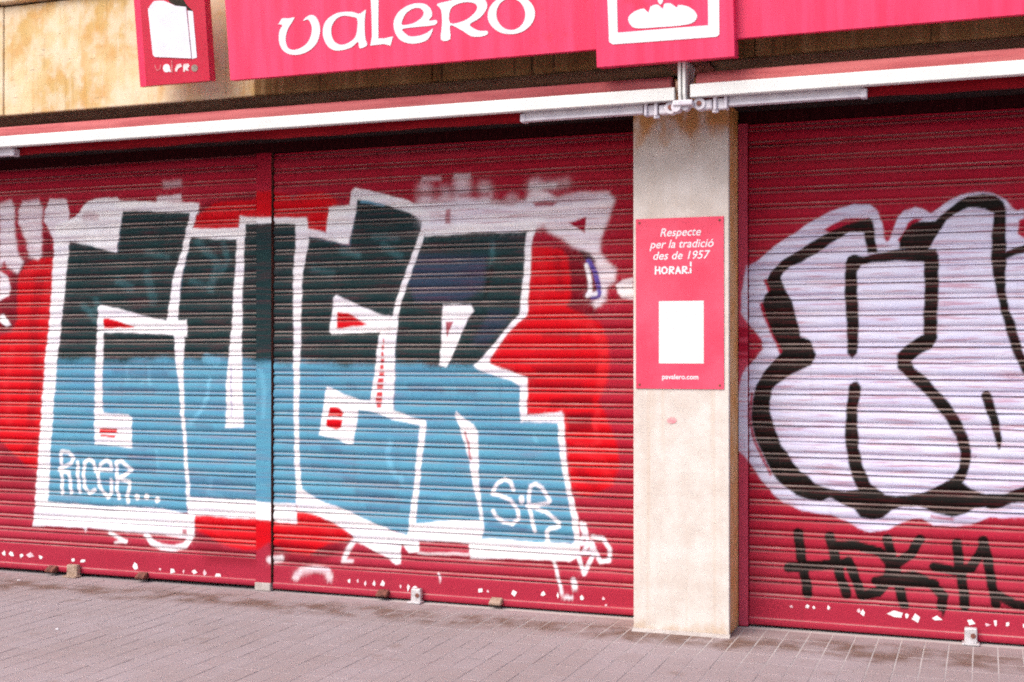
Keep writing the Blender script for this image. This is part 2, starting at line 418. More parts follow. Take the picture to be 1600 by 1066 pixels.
# ------------------------------------------------------------------ traced shapes, millimetres on their own planes
GRAFFITI = [
 ('p','maroon',0.75,14,0.3,[(-4453,2024),(-4366,2126),(-4227,2157),(-4078,2162),(-4077,2007),(-4387,1970),(-4386,1709),(-4484,1622),(-4550,1623),(-4550,1842),(-4474,1849)]),
 ('p','maroon',0.8,12,0.3,[(-547,2104),(-404,2093),(-316,2047),(-286,1966),(-279,1784),(-309,1704),(-500,1728),(-485,1787),(-477,1933)]),
 ('p','maroon',0.6,10,0.3,[(-3007,2306),(-2993,2396),(-2902,2450),(-2534,2500),(-2534,2439),(-2863,2391),(-2921,2303)]),
 ('p','maroon',0.7,14,0.3,[(-2419,291),(-1842,368),(-1847,329),(-1987,243),(-2165,170),(-2392,204)]),
 ('p','maroon',0.35,16,0.3,[(-4547,879),(-4470,863),(-4383,770),(-4232,662),(-4232,541),(-4545,529)]),
 ('p','maroon',0.45,14,0.3,[(-2979,384),(-2859,329),(-2764,248),(-2521,229),(-2521,165),(-2859,154),(-3003,260)]),
 ('p','red',1,9,0.55,[(-4398,1988),(-4334,2082),(-4227,2123),(-4078,2128),(-4074,847),(-4211,680),(-4340,736),(-4470,828),(-4547,887),(-4549,1601),(-4451,1622),(-4403,1709)]),
 ('p','red',1,8,0.35,[(-2988,2281),(-2983,2355),(-2902,2409),(-2840,2439),(-2697,2446),(-2534,2447),(-2529,2500),(-2423,2495),(-2350,2480),(-2295,2470),(-2277,2441),(-2240,2467),(-2168,2480),(-2056,2475),(-1981,2445),(-1954,2404),(-2007,2359),(-2020,2233),(-2159,2246),(-2168,2301),(-2603,2317),(-2650,2262)]),
 ('p','red',1,9,0.6,[(-695,2109),(-609,2099),(-508,2085),(-469,2036),(-458,1933),(-454,1793),(-481,1750),(-404,1720),(-283,1660),(-249,1602),(-230,1456),(-241,1319),(-294,1220),(-249,1137),(-181,986),(-170,849),(-204,740),(-291,693),(-367,668),(-451,705),(-481,979),(-508,1132),(-711,1099),(-727,1307),(-990,1410),(-814,1642),(-719,1738)]),
 ('p','maroon',0.55,8,0.3,[(-695,1411),(-290,1420),(-309,1365),(-656,1367)]),
 ('p','maroon',0.5,8,0.3,[(-586,1227),(-328,1245),(-328,1187),(-570,1183)]),
 ('p','maroon',0.65,8,0.3,[(-477,1133),(-332,1146),(-325,1048),(-470,1031)]),
 ('p','maroon',0.4,7,0.3,[(-633,1604),(-404,1610),(-404,1573),(-625,1570)]),
 ('s','lred',0.55,8,0.3,[(-339,1646,45),(-267,1529,44),(-271,1366,44),(-290,1274,45)]),
 ('s','lred',0.6,8,0.3,[(-294,1165,30),(-309,1056,30),(-287,984,30),(-347,953,30),(-424,966,30)]),
 ('p','red',1,8,0.35,[(-2989,441),(-2420,439),(-2229,515),(-2076,482),(-1899,408),(-1842,344),(-2023,312),(-2111,260),(-2156,233),(-2292,250),(-2419,299),(-2511,246),(-2623,248),(-2788,272),(-2897,323),(-2974,352)]),
 ('s','maroon',0.35,14,0.3,[(-4215,1967,77),(-4268,1665,78),(-4235,1318,77),(-4287,1015,78)]),
 ('s','lred',0.45,14,0.3,[(-4440,1513,49),(-4494,1273,49),(-4460,1012,49)]),
 ('s','lred',0.5,14,0.3,[(-4334,2012,39),(-4194,2074,39)]),
 ('s','maroon',0.4,14,0.3,[(-4222,887,68),(-4329,819,68)]),
 ('s','lred',0.3,14,0.3,[(-636,2048,53),(-617,1899,53),(-648,1770,53)]),
 ('s','maroon',0.35,14,0.3,[(-539,2045,45),(-516,1861,45)]),
 ('s','maroon',0.35,14,0.3,[(-894,1399,62),(-656,1308,61),(-404,1292,60)]),
 ('s','lred',0.4,14,0.3,[(-405,944,52),(-272,875,52),(-234,786,52)]),
 ('s','maroon',0.35,14,0.3,[(-405,816,52),(-310,729,52)]),
 ('s','lred',0.45,14,0.3,[(-2907,408,35),(-2788,320,35),(-2553,300,35)]),
 ('s','lred',0.4,14,0.3,[(-2165,454,34),(-1987,384,33)]),
 ('s','maroon',0.45,14,0.3,[(-2346,295,38),(-2165,280,38)]),
 ('s','lred',0.4,14,0.3,[(-2839,2390,35),(-2627,2415,35)]),
 ('s','lred',0.4,14,0.3,[(-2213,2446,30),(-2056,2448,29)]),
 ('s','lred',0.7,14,0.3,[(-252,1565,19),(-237,1402,18),(-264,1293,19)]),
 ('s','lred',0.5,14,0.3,[(-450,1676,23),(-328,1631,22),(-271,1565,22)]),
 ('p','blue',1,5,0.32,[(-4015,2255),(-3581,2157),(-3552,2451),(-2979,2412),(-3084,2028),(-3152,1657),(-3083,1451),(-3032,464),(-4221,360),(-4138,1104),(-4035,1792)]),
 ('d','dark',1,10,0.25,[(-4015,2255),(-3581,2157),(-3552,2451),(-2979,2412),(-3084,2028),(-3152,1657),(-3083,1451),(-3032,464),(-4221,360),(-4138,1104),(-4035,1792)]),
 ('p','blue',1,5,0.32,[(-3152,1657),(-3017,2257),(-2645,2245),(-2646,2326),(-2213,2303),(-2239,1611),(-2238,539),(-3023,506),(-3072,1121)]),
 ('d','dark',1,10,0.25,[(-3152,1657),(-3017,2257),(-2645,2245),(-2646,2326),(-2213,2303),(-2239,1611),(-2238,539),(-3023,506),(-3072,1121)]),
 ('p','blue',1,5,0.32,[(-2195,2223),(-2025,2178),(-1875,2142),(-1814,2469),(-1353,2296),(-1563,1708),(-1571,1122),(-1377,1056),(-1452,372),(-2229,618),(-2239,1611)]),
 ('d','dark',1,10,0.25,[(-2195,2223),(-2025,2178),(-1875,2142),(-1814,2469),(-1353,2296),(-1563,1708),(-1571,1122),(-1377,1056),(-1452,372),(-2229,618),(-2239,1611)]),
 ('p','blue',1,5,0.32,[(-1563,1708),(-1369,2212),(-703,2205),(-743,1731),(-1007,1410),(-743,1314),(-743,1099),(-516,1118),(-424,395),(-1014,379),(-1435,427),(-1377,1056),(-1571,1122)]),
 ('d','dark',1,10,0.25,[(-1563,1708),(-1369,2212),(-703,2205),(-743,1731),(-1007,1410),(-743,1314),(-743,1099),(-516,1118),(-424,395),(-1014,379),(-1435,427),(-1377,1056),(-1571,1122)]),
 ('s','teal',0.45,12,0.3,[(-3754,1831,47),(-3713,1779,47),(-3805,1746,47)]),
 ('s','teal',0.36,12,0.3,[(-3576,1955,56),(-3475,1911,55)]),
 ('s','teal',0.315,12,0.3,[(-3350,1992,64),(-3300,1825,64)]),
 ('s','teal',0.405,12,0.3,[(-3857,1798,43),(-3754,1704,42)]),
 ('s','teal',0.36,12,0.3,[(-2959,2190,54),(-2815,2063,53),(-2862,1900,53)]),
 ('s','teal',0.315,12,0.3,[(-3350,2138,41),(-3192,2105,41)]),
 ('s','teal',0.315,12,0.3,[(-3006,1944,45),(-2862,1892,44)]),
 ('s','teal',0.405,12,0.3,[(-2768,2176,40),(-2739,2081,40),(-2786,2001,40)]),
 ('s','teal',0.45,12,0.3,[(-1923,2112,42),(-1814,2086,41)]),
 ('s','teal',0.36,12,0.3,[(-1641,2132,49),(-1534,2071,49)]),
 ('s','teal',0.27,12,0.3,[(-2123,2007,42),(-1989,1972,42)]),
 ('s','teal',0.495,12,0.3,[(-934,2123,31),(-942,2010,31)]),
 ('s','teal',0.36,12,0.3,[(-1705,2192,37),(-1555,2179,37)]),
 ('p','navy',0.45,14,0.3,[(-1407,2075),(-974,2056),(-986,1869),(-1137,1788),(-1428,1792),(-1495,1916)]),
 ('p','navy',0.3,14,0.3,[(-954,1733),(-814,1731),(-854,1642),(-974,1530),(-1076,1530)]),
 ('s','black',0.55,8,0.3,[(-934,2010,27),(-954,1906,27),(-982,1823,27)]),
 ('s','lblue',0.7,8,0.3,[(-2871,1320,31),(-2890,1206,31),(-2947,1102,31),(-3014,1040,31)]),
 ('s','lblue',0.5,8,0.3,[(-2900,1451,62),(-2823,1427,62)]),
 ('s','lblue',0.5,8,0.3,[(-3508,1399,23),(-3503,1315,23)]),
 ('s','lblue',0.5,8,0.3,[(-3338,1387,23),(-3328,1283,23)]),
 ('s','lblue',0.4,8,0.3,[(-3338,1317,23),(-3388,1291,23)]),
 ('s','lblue',0.4,8,0.3,[(-3273,848,18),(-3262,724,18)]),
 ('s','lblue',0.45,8,0.3,[(-2860,676,35),(-2879,593,35),(-2788,572,35)]),
 ('s','lblue',0.6,8,0.3,[(-1597,951,37),(-1614,866,37),(-1588,778,37),(-1520,715,36)]),
 ('s','lblue',0.3,8,0.3,[(-1406,650,28),(-1219,634,28)]),
 ('s','lblue',0.6,8,0.3,[(-676,1004,19),(-664,974,19)]),
 ('s','lblue',0.45,8,0.3,[(-2486,1371,35),(-2458,1251,34),(-2467,1090,34)]),
 ('s','dblue',0.35,10,0.3,[(-3599,1365,42),(-3200,1351,41)]),
 ('s','dblue',0.35,10,0.3,[(-3624,1247,42),(-3298,1234,41)]),
 ('s','dblue',0.3,10,0.3,[(-2956,1020,40),(-2860,1010,40)]),
 ('s','dblue',0.4,10,0.3,[(-3472,805,41),(-3297,801,41)]),
 ('s','dblue',0.4,10,0.3,[(-3471,729,41),(-3297,723,41)]),
 ('s','dblue',0.3,10,0.3,[(-3906,826,33),(-3497,812,32)]),
 ('s','dblue',0.35,10,0.3,[(-3004,679,36),(-2554,662,35)]),
 ('s','dblue',0.35,10,0.3,[(-3004,601,36),(-2540,598,35)]),
 ('s','dblue',0.4,10,0.3,[(-2054,901,38),(-1944,880,37)]),
 ('s','dblue',0.4,10,0.3,[(-1900,717,37),(-1554,694,36)]),
 ('s','dblue',0.4,10,0.3,[(-1812,642,37),(-1575,620,37)]),
 ('s','dblue',0.3,10,0.3,[(-1747,559,33),(-1554,552,32)]),
 ('s','dblue',0.3,10,0.3,[(-2121,788,38),(-2032,783,38)]),
 ('s','dblue',0.4,10,0.3,[(-1470,1277,32),(-1260,1264,32)]),
 ('s','dblue',0.35,10,0.3,[(-1137,1265,47),(-1055,1251,47)]),
 ('s','dblue',0.45,10,0.3,[(-994,703,35),(-950,697,35)]),
 ('s','dblue',0.35,10,0.3,[(-1444,564,28),(-1352,560,28)]),
 ('s','dblue',0.4,10,0.3,[(-954,487,31),(-735,468,31)]),
 ('s','dblue',0.4,10,0.3,[(-1878,1296,37),(-1834,1273,37)]),
 ('p','white2',0.88,10,0.8,[(-4553,2508),(-4455,2522),(-4422,2468),(-4427,2320),(-4410,2232),(-4388,2144),(-4345,2100),(-4398,2027),(-4486,2068),(-4508,2112),(-4551,2069)]),
 ('p','white2',0.88,10,0.8,[(-4357,2509),(-4228,2521),(-4190,2463),(-4195,2355),(-4200,2139),(-4227,2114),(-4302,2133),(-4324,2229),(-4389,2362),(-4389,2449)]),
 ('p','white2',0.95,6,0.6,[(-4132,2517),(-3995,2511),(-3974,2433),(-3968,2228),(-4089,2171),(-4110,2266),(-4174,2376),(-4174,2441)]),
 ('p','white2',0.95,6,0.3,[(-4551,2043),(-4485,2007),(-4458,1928),(-4469,1875),(-4550,1842)]),
 ('p','white',1,4,0.3,[(-4550,1745),(-4523,1749),(-4451,1674),(-4495,1657),(-4550,1701)]),
 ('p','maroon',0.6,5,0.3,[(-4185,2303),(-4126,2288),(-4115,2154),(-4173,2147)]),
 ('p','white2',0.45,10,0.9,[(-3228,2596),(-3086,2598),(-3085,2557),(-3223,2555)]),
 ('p','white2',0.8,5,0.7,[(-3272,2507),(-3090,2507),(-3085,2458),(-3282,2457)]),
 ('p','white2',0.95,11,0.8,[(-1428,2383),(-1220,2398),(-942,2386),(-735,2370),(-695,2406),(-609,2417),(-531,2384),(-415,2401),(-233,2401),(-195,2363),(-214,2291),(-241,2212),(-278,2140),(-282,2057),(-233,2001),(-184,1964),(-192,1891),(-241,1856),(-248,1783),(-279,1755),(-309,1748),(-328,1770),(-294,1806),(-286,1893),(-309,2010),(-366,2059),(-450,2102),(-520,2152),(-593,2187),(-625,2225),(-656,2208),(-695,2220),(-1353,2235),(-1437,2318)]),
 ('s','white2',0.64,22,0.9,[(-1369,2450,96),(-1353,2277,96)]),
 ('s','white2',0.48,22,0.9,[(-1244,2437,80),(-1232,2272,79)]),
 ('s','white2',0.68,22,0.9,[(-1129,2470,103),(-1121,2268,103)]),
 ('s','white2',0.64,22,0.9,[(-983,2448,78),(-974,2282,78)]),
 ('s','white2',0.72,22,0.9,[(-664,2449,84),(-648,2252,84)]),
 ('s','white2',0.48,22,0.9,[(-578,2453,38),(-485,2463,38)]),
 ('s','white2',0.56,22,0.9,[(-814,2366,77),(-766,2256,77)]),
 ('p','white2',0.6,8,1,[(-1386,2543),(-1269,2537),(-1261,2514),(-1395,2512)]),
 ('p','white2',0.6,8,1,[(-1178,2548),(-1076,2543),(-1072,2513),(-1187,2518)]),
 ('p','white2',0.75,6,0.9,[(-703,2473),(-539,2473),(-547,2440),(-711,2436)]),
 ('p','shred',0.85,6,0.3,[(-687,2361),(-617,2369),(-531,2362),(-562,2334),(-672,2334)]),
 ('p','shred',0.6,7,0.3,[(-1428,2452),(-1261,2453),(-1253,2422),(-1420,2413)]),
 ('p','shred',0.6,7,0.3,[(-1162,2433),(-954,2436),(-954,2402),(-1154,2406)]),
 ('p','shred',0.45,9,0.3,[(-942,2397),(-754,2378),(-814,2344),(-954,2364)]),
 ('p','shred',0.7,5,0.3,[(-1232,2345),(-1203,2344),(-1199,2252),(-1236,2254)]),
 ('p','shred',1,4,0.3,[(-469,2231),(-362,2260),(-370,2169),(-408,2196)]),
 ('p','white',1,5,0.3,[(-188,1873),(-140,1901),(-84,1914),(-84,1792),(-151,1796),(-177,1826)]),
 ('p','black',0.75,6,0.3,[(-404,2075),(-339,2055),(-301,2003),(-332,1996),(-377,2026)]),
 ('s','purple',1,4,0.3,[(-347,2011,30),(-309,1948,30),(-290,1875,30),(-290,1813,30),(-324,1806,30)]),
 ('s','white',1,4,0.3,[(-358,1982,26),(-339,1894,26),(-343,1839,26),(-355,1814,26)]),
 ('s','white',0.9,4,0.3,[(-351,1821,26),(-309,1824,26)]),
 ('p','white',1,5,0.35,[(-4079,2343),(-3974,2373),(-3921,2397),(-3885,2430),(-3844,2480),(-3756,2506),(-3587,2512),(-3562,2489),(-3252,2464),(-2955,2444),(-2959,2379),(-3252,2402),(-3536,2421),(-3566,2300),(-3586,2145),(-3678,2164),(-3796,2201),(-3968,2232),(-3988,2048),(-4029,1706),(-4065,1448),(-4116,889),(-4136,485),(-3957,479),(-3699,473),(-3296,482),(-3023,452),(-2979,442),(-2988,335),(-3022,300),(-3100,292),(-3296,311),(-3495,306),(-3698,321),(-3816,324),(-3832,293),(-3853,322),(-4061,325),(-4263,311),(-4248,454),(-4212,887),(-4166,1448),(-4129,1707),(-4099,2137)]),
 ('s','shred',0.35,8,0.3,[(-3838,2394,57),(-3756,2383,56)]),
 ('p','shred',0.8,5,0.3,[(-3080,355),(-3042,357),(-3042,320),(-3076,322)]),
 ('s','white',0.95,5,0.3,[(-3637,303,23),(-3571,273,23),(-3515,246,23)]),
 ('s','white',0.8,5,0.3,[(-3596,238,19),(-3505,251,18)]),
 ('s','white',0.95,5,0.3,[(-3350,309,41),(-3306,257,41),(-3227,228,41),(-3124,225,40),(-3051,250,40),(-3003,318,40)]),
 ('s','white',1,4,0.3,[(-2993,2396,45),(-3007,2335,45),(-3065,2131,45),(-3123,1946,63),(-3152,1699,81),(-3103,1616,81),(-3098,1450,63),(-3087,1286,36),(-3072,1080,27),(-3053,874,22),(-3038,669,27),(-3028,526,27)]),
 ('p','white',1,4,0.3,[(-3738,1788),(-3718,1805),(-3499,1756),(-3299,1712),(-3162,1686),(-3040,1702),(-3040,1591),(-3299,1612),(-3687,1623),(-3696,1449),(-3701,1111),(-3680,1086),(-3497,1085),(-3467,1060),(-3462,864),(-3761,881),(-3762,1110),(-3753,1449),(-3738,1682)]),
 ('p','red',1,3,0.3,[(-3692,1712),(-3651,1715),(-3454,1655),(-3459,1647),(-3687,1648)]),
 ('p','red',1,3,0.3,[(-3721,984),(-3583,987),(-3578,961),(-3721,954)]),
 ('p','red',1,3,0.3,[(-3721,946),(-3588,944),(-3598,927),(-3710,929)]),
 ('p','white',1,4,0.35,[(-3027,2286),(-2655,2274),(-2655,2351),(-2427,2331),(-2168,2325),(-2159,2289),(-2163,2246),(-2154,2190),(-2172,2107),(-2203,1929),(-2208,1691),(-2212,1532),(-2221,1293),(-2225,936),(-2215,797),(-2206,643),(-2238,539),(-2237,427),(-2346,430),(-2424,439),(-2979,446),(-3032,439),(-3032,559),(-2624,559),(-2424,551),(-2242,550),(-2242,649),(-2252,796),(-2256,935),(-2261,1293),(-2262,1691),(-2267,1930),(-2253,2109),(-2249,2201),(-2249,2288),(-2427,2294),(-2608,2305),(-2613,2212),(-2631,1816),(-2635,1451),(-2625,1128),(-2620,1011),(-2751,1008),(-2747,1289),(-2733,1451),(-2710,1614),(-2696,1857),(-2669,2201),(-3026,2229)]),
 ('s','purple',0.6,3,0.3,[(-2714,1403,10),(-2709,1086,10)]),
 ('p','white',1,4,0.35,[(-2168,2262),(-2034,2226),(-2016,2383),(-1871,2393),(-1862,2471),(-1831,2493),(-1749,2474),(-1641,2450),(-1470,2400),(-1353,2334),(-1336,2280),(-1369,2277),(-1470,2331),(-1598,2374),(-1705,2398),(-1818,2422),(-1844,2294),(-1879,2150),(-1945,2160),(-2034,2186),(-2168,2214)]),
 ('s','lblue',0.7,4,0.3,[(-1788,2405,17),(-1641,2380,16)]),
 ('s','white',1,4,0.3,[(-1353,2303,48),(-1382,2213,36),(-1428,2087,36),(-1500,1916,36),(-1555,1743,37),(-1572,1666,37)]),
 ('p','white',1,4,0.3,[(-1984,1823),(-1967,1838),(-1813,1777),(-1640,1713),(-1580,1709),(-1546,1685),(-1563,1531),(-1571,1299),(-1576,1145),(-1470,1108),(-1360,1079),(-1369,1041),(-1469,1066),(-1588,1087),(-1683,1120),(-1813,1141),(-1821,1063),(-1847,930),(-1887,929),(-1944,951),(-2081,979),(-2063,1078),(-2041,1248),(-2028,1279),(-1997,1272),(-1900,1230),(-1791,1196),(-1730,1189),(-1713,1298),(-1692,1453),(-1674,1570),(-1666,1616),(-1813,1605),(-1989,1598),(-2011,1626),(-1993,1728)]),
 ('p','red',1,4,0.3,[(-1958,1736),(-1883,1727),(-1752,1660),(-1813,1648),(-1958,1634)]),
 ('p','red',0.95,3,0.3,[(-1646,1572),(-1637,1572),(-1637,1545),(-1646,1545)]),
 ('p','red',0.95,3,0.3,[(-1652,1533),(-1638,1533),(-1638,1506),(-1652,1506)]),
 ('p','red',0.95,3,0.3,[(-1656,1494),(-1639,1494),(-1639,1467),(-1656,1467)]),
 ('p','red',0.95,3,0.3,[(-1663,1455),(-1639,1455),(-1639,1428),(-1663,1428)]),
 ('p','red',0.95,3,0.3,[(-1666,1417),(-1642,1417),(-1642,1390),(-1666,1390)]),
 ('p','red',0.95,3,0.3,[(-1674,1374),(-1641,1374),(-1641,1347),(-1674,1347)]),
 ('p','red',0.95,3,0.3,[(-1680,1335),(-1642,1335),(-1642,1308),(-1680,1308)]),
 ('p','red',0.95,3,0.3,[(-1685,1296),(-1643,1297),(-1643,1270),(-1685,1269)]),
 ('p','red',0.95,3,0.3,[(-1686,1250),(-1648,1250),(-1648,1223),(-1686,1223)]),
 ('p','red',0.95,3,0.3,[(-1692,1215),(-1649,1215),(-1649,1188),(-1692,1188)]),
 ('p','red',0.95,3,0.3,[(-1689,1184),(-1656,1184),(-1656,1157),(-1689,1157)]),
 ('p','red',1,3.5,0.3,[(-2010,1154),(-1944,1151),(-1913,1116),(-1926,1096),(-2019,1098)]),
 ('p','red',1,3.5,0.3,[(-2028,1079),(-1917,1081),(-1931,1029),(-1961,1013),(-2032,1035)]),
 ('s','white',1,4,0.3,[(-1381,1064,44),(-1406,834,36),(-1427,661,36),(-1448,487,44),(-1456,372,56)]),
 ('p','white',1,4,0.35,[(-2242,649),(-2202,639),(-2076,577),(-1899,525),(-1725,463),(-1554,402),(-1469,387),(-1410,367),(-1406,298),(-1469,287),(-1520,338),(-1528,218),(-1558,213),(-1613,252),(-1682,279),(-1768,317),(-1842,337),(-1847,368),(-1899,404),(-2009,458),(-2076,482),(-2130,496),(-2233,499)]),
 ('s','white',0.8,6,0.3,[(-1847,329,33),(-1877,288,33),(-1908,239,33)]),
 ('s','white',0.7,5,0.3,[(-1917,216,21),(-1855,215,21)]),
 ('s','white',0.7,7,0.3,[(-2419,191,43),(-2346,207,43)]),
 ('s','white',0.65,7,0.9,[(-2246,94,47),(-2210,131,47),(-2120,149,46),(-2022,147,46),(-2005,108,46)]),
 ('p','white',1,4,0.35,[(-1369,2258),(-1055,2244),(-735,2244),(-664,2234),(-668,2189),(-687,2153),(-703,1938),(-715,1734),(-723,1701),(-782,1660),(-870,1560),(-958,1447),(-950,1421),(-814,1373),(-723,1344),(-715,1270),(-723,1125),(-617,1138),(-512,1151),(-493,1125),(-493,997),(-478,869),(-455,705),(-409,542),(-401,411),(-405,331),(-462,291),(-656,295),(-934,283),(-1075,271),(-1088,361),(-1260,363),(-1448,361),(-1469,410),(-1461,464),(-1219,490),(-1015,507),(-1027,589),(-1055,701),(-1084,851),(-1116,963),(-1145,1057),(-1174,1121),(-1166,1140),(-1055,1059),(-1023,1014),(-1027,928),(-1023,777),(-1006,590),(-986,456),(-1002,399),(-814,397),(-617,396),(-451,394),(-432,410),(-447,541),(-485,704),(-512,868),(-532,996),(-532,1088),(-758,1084),(-766,1139),(-762,1292),(-814,1321),(-934,1358),(-1031,1391),(-1055,1413),(-914,1549),(-822,1660),(-770,1712),(-762,1753),(-743,1939),(-727,2154),(-719,2191),(-1055,2194),(-1369,2181)]),
 ('s','shred',0.8,3,0.3,[(-1108,1020,14),(-1092,964,14),(-1076,859,14)]),
 ('p','white',1,4,0.3,[(-1252,1774),(-1076,1776),(-1055,1734),(-1084,1700),(-1137,1587),(-1199,1454),(-1227,1405),(-1273,1416),(-1265,1530),(-1257,1645)]),
 ('p','shred',0.9,3,0.3,[(-1232,1671),(-1182,1667),(-1211,1614),(-1223,1568),(-1232,1625)]),
 ('s','white',0.7,5,0.3,[(-1406,290,16),(-1088,300,16)]),
 ('s','white',0.95,3.5,0.3,[(-4031,814,26),(-4026,677,26),(-4020,545,26)]),
 ('s','white',0.95,3.5,0.3,[(-4021,823,26),(-3969,820,26),(-3927,783,26),(-3947,748,26),(-4047,707,26)]),
 ('s','white',0.95,3.5,0.3,[(-4026,695,26),(-3968,688,26),(-3957,616,26),(-3947,552,26)]),
 ('s','white',0.95,3.5,0.3,[(-3895,754,26),(-3895,661,26),(-3879,559,26)]),
 ('s','white',0.95,3.5,0.3,[(-3751,708,25),(-3766,762,25),(-3802,782,25),(-3838,760,25),(-3848,683,25),(-3843,599,25),(-3802,553,25),(-3755,581,25)]),
 ('s','white',0.95,3.5,0.3,[(-3725,713,25),(-3623,716,25),(-3633,762,25),(-3664,778,25),(-3710,751,25),(-3730,696,25),(-3725,616,25),(-3689,562,25),(-3653,534,25),(-3622,573,25),(-3628,649,25)]),
 ('s','white',0.95,3.5,0.3,[(-3587,764,25),(-3577,663,25),(-3582,583,25),(-3567,529,25)]),
 ('s','white',0.95,3.5,0.3,[(-3587,764,25),(-3547,777,25),(-3466,721,25),(-3522,682,25),(-3572,659,25)]),
 ('s','white',0.95,3.5,0.3,[(-3572,659,25),(-3481,645,25),(-3481,591,25),(-3506,548,25),(-3491,511,25)]),
 ('s','white',1,3,0.3,[(-3426,547,37),(-3423,545,37)]),
 ('s','white',1,3,0.3,[(-3351,550,37),(-3349,548,37)]),
 ('s','white',1,3,0.3,[(-3267,533,36),(-3264,531,36)]),
 ('s','white',1,3.5,0.3,[(-802,692,22),(-822,732,22),(-858,753,22),(-902,725,22),(-934,661,23),(-894,658,22),(-822,631,22),(-778,581,22),(-774,526,22),(-814,490,22),(-866,499,22),(-922,534,22),(-934,560,23)]),
 ('s','white',1,3.5,0.3,[(-699,714,22),(-711,647,22),(-703,588,22),(-688,511,22),(-676,456,22)]),
 ('s','white',1,3.5,0.3,[(-699,714,22),(-672,730,22),(-629,706,22),(-582,634,22),(-590,619,22),(-644,613,22),(-715,602,22)]),
 ('s','white',1,3.5,0.3,[(-695,603,22),(-602,567,22),(-524,511,22),(-524,489,22),(-582,472,22),(-605,452,22),(-594,401,22)]),
 ('s','white',1,3,0.3,[(-755,649,31),(-751,627,31)]),
 ('s','white2',1,4,0.3,[(-389,514,24),(-374,449,24),(-401,404,24),(-351,399,24),(-390,346,24),(-336,356,24),(-325,408,24)]),
 ('s','white2',1,4,0.3,[(-416,345,24),(-374,227,24),(-321,350,24)]),
 ('s','white2',1,4,0.3,[(-325,444,24),(-264,433,24),(-223,381,24),(-230,308,24),(-279,301,24),(-313,365,24),(-332,415,24)]),
 ('s','white2',1,4,0.3,[(-370,508,24),(-355,417,24)]),
 ('s','white',0.9,4,0.3,[(-555,293,19),(-536,224,19),(-520,152,19),(-509,98,19),(-482,88,19),(-451,87,19)]),
 ('s','white',0.9,5,0.3,[(-436,186,34),(-432,147,34)]),
 ('s','white',0.9,3,0.3,[(-1277,176,12),(-1268,150,12)]),
 ('p','lilac',1,4,1,[(557,1961),(616,1988),(702,2065),(822,2141),(940,2213),(1041,2260),(1124,2281),(1199,2275),(1238,2236),(1264,2167),(1277,2093),(1290,2072),(1306,2079),(1319,2132),(1345,2198),(1374,2231),(1432,2249),(1479,2233),(1511,2216),(1558,2240),(1606,2278),(1653,2303),(1746,2319),(1813,2306),(1868,2274),(1899,2224),(1929,2207),(1950,2219),(1965,2202),(1959,2170),(1935,2161),(1932,2092),(1959,2072),(2079,2139),(2227,2128),(2372,1970),(2457,1589),(2441,1019),(2310,729),(2075,639),(1955,656),(1788,649),(1698,602),(1617,595),(1517,597),(1460,624),(1412,622),(1345,588),(1299,566),(1202,545),(1137,565),(1087,593),(1004,620),(854,641),(752,678),(700,721),(649,778),(614,825),(583,866),(555,914),(493,968),(493,1178),(528,1353),(570,1423),(633,1500),(633,1563),(570,1640),(529,1703),(529,1825)]),
 ('p','shred',1,4,0.3,[(493,1630),(591,1622),(619,1577),(493,1563)]),
 ('p','shred',1,4,0.3,[(493,1546),(626,1538),(640,1507),(605,1490),(493,1489)]),
 ('p','shred',1,4,0.3,[(493,1472),(598,1472),(563,1455),(493,1451)]),
 ('p','shred',1,4,0.3,[(967,2143),(1074,2205),(1199,2204),(1199,2183),(1007,2115)]),
 ('p','shred',1,4,0.3,[(1367,2110),(1393,2170),(1425,2192),(1470,2187),(1431,2162),(1383,2090),(1361,2050),(1345,2077)]),
 ('s','shred',1,4,0.3,[(633,1751,24),(654,1695,24),(688,1614,24),(739,1490,24)]),
 ('s','shred',1,3,0.3,[(657,1875,24),(678,1819,24)]),
 ('s','shred',0.9,3,0.3,[(577,1266,16),(570,1144,16),(587,1033,16),(628,930,16),(680,827,16)]),
 ('s','shred',0.8,4,0.3,[(1507,643,13),(1555,635,13),(1611,631,13)]),
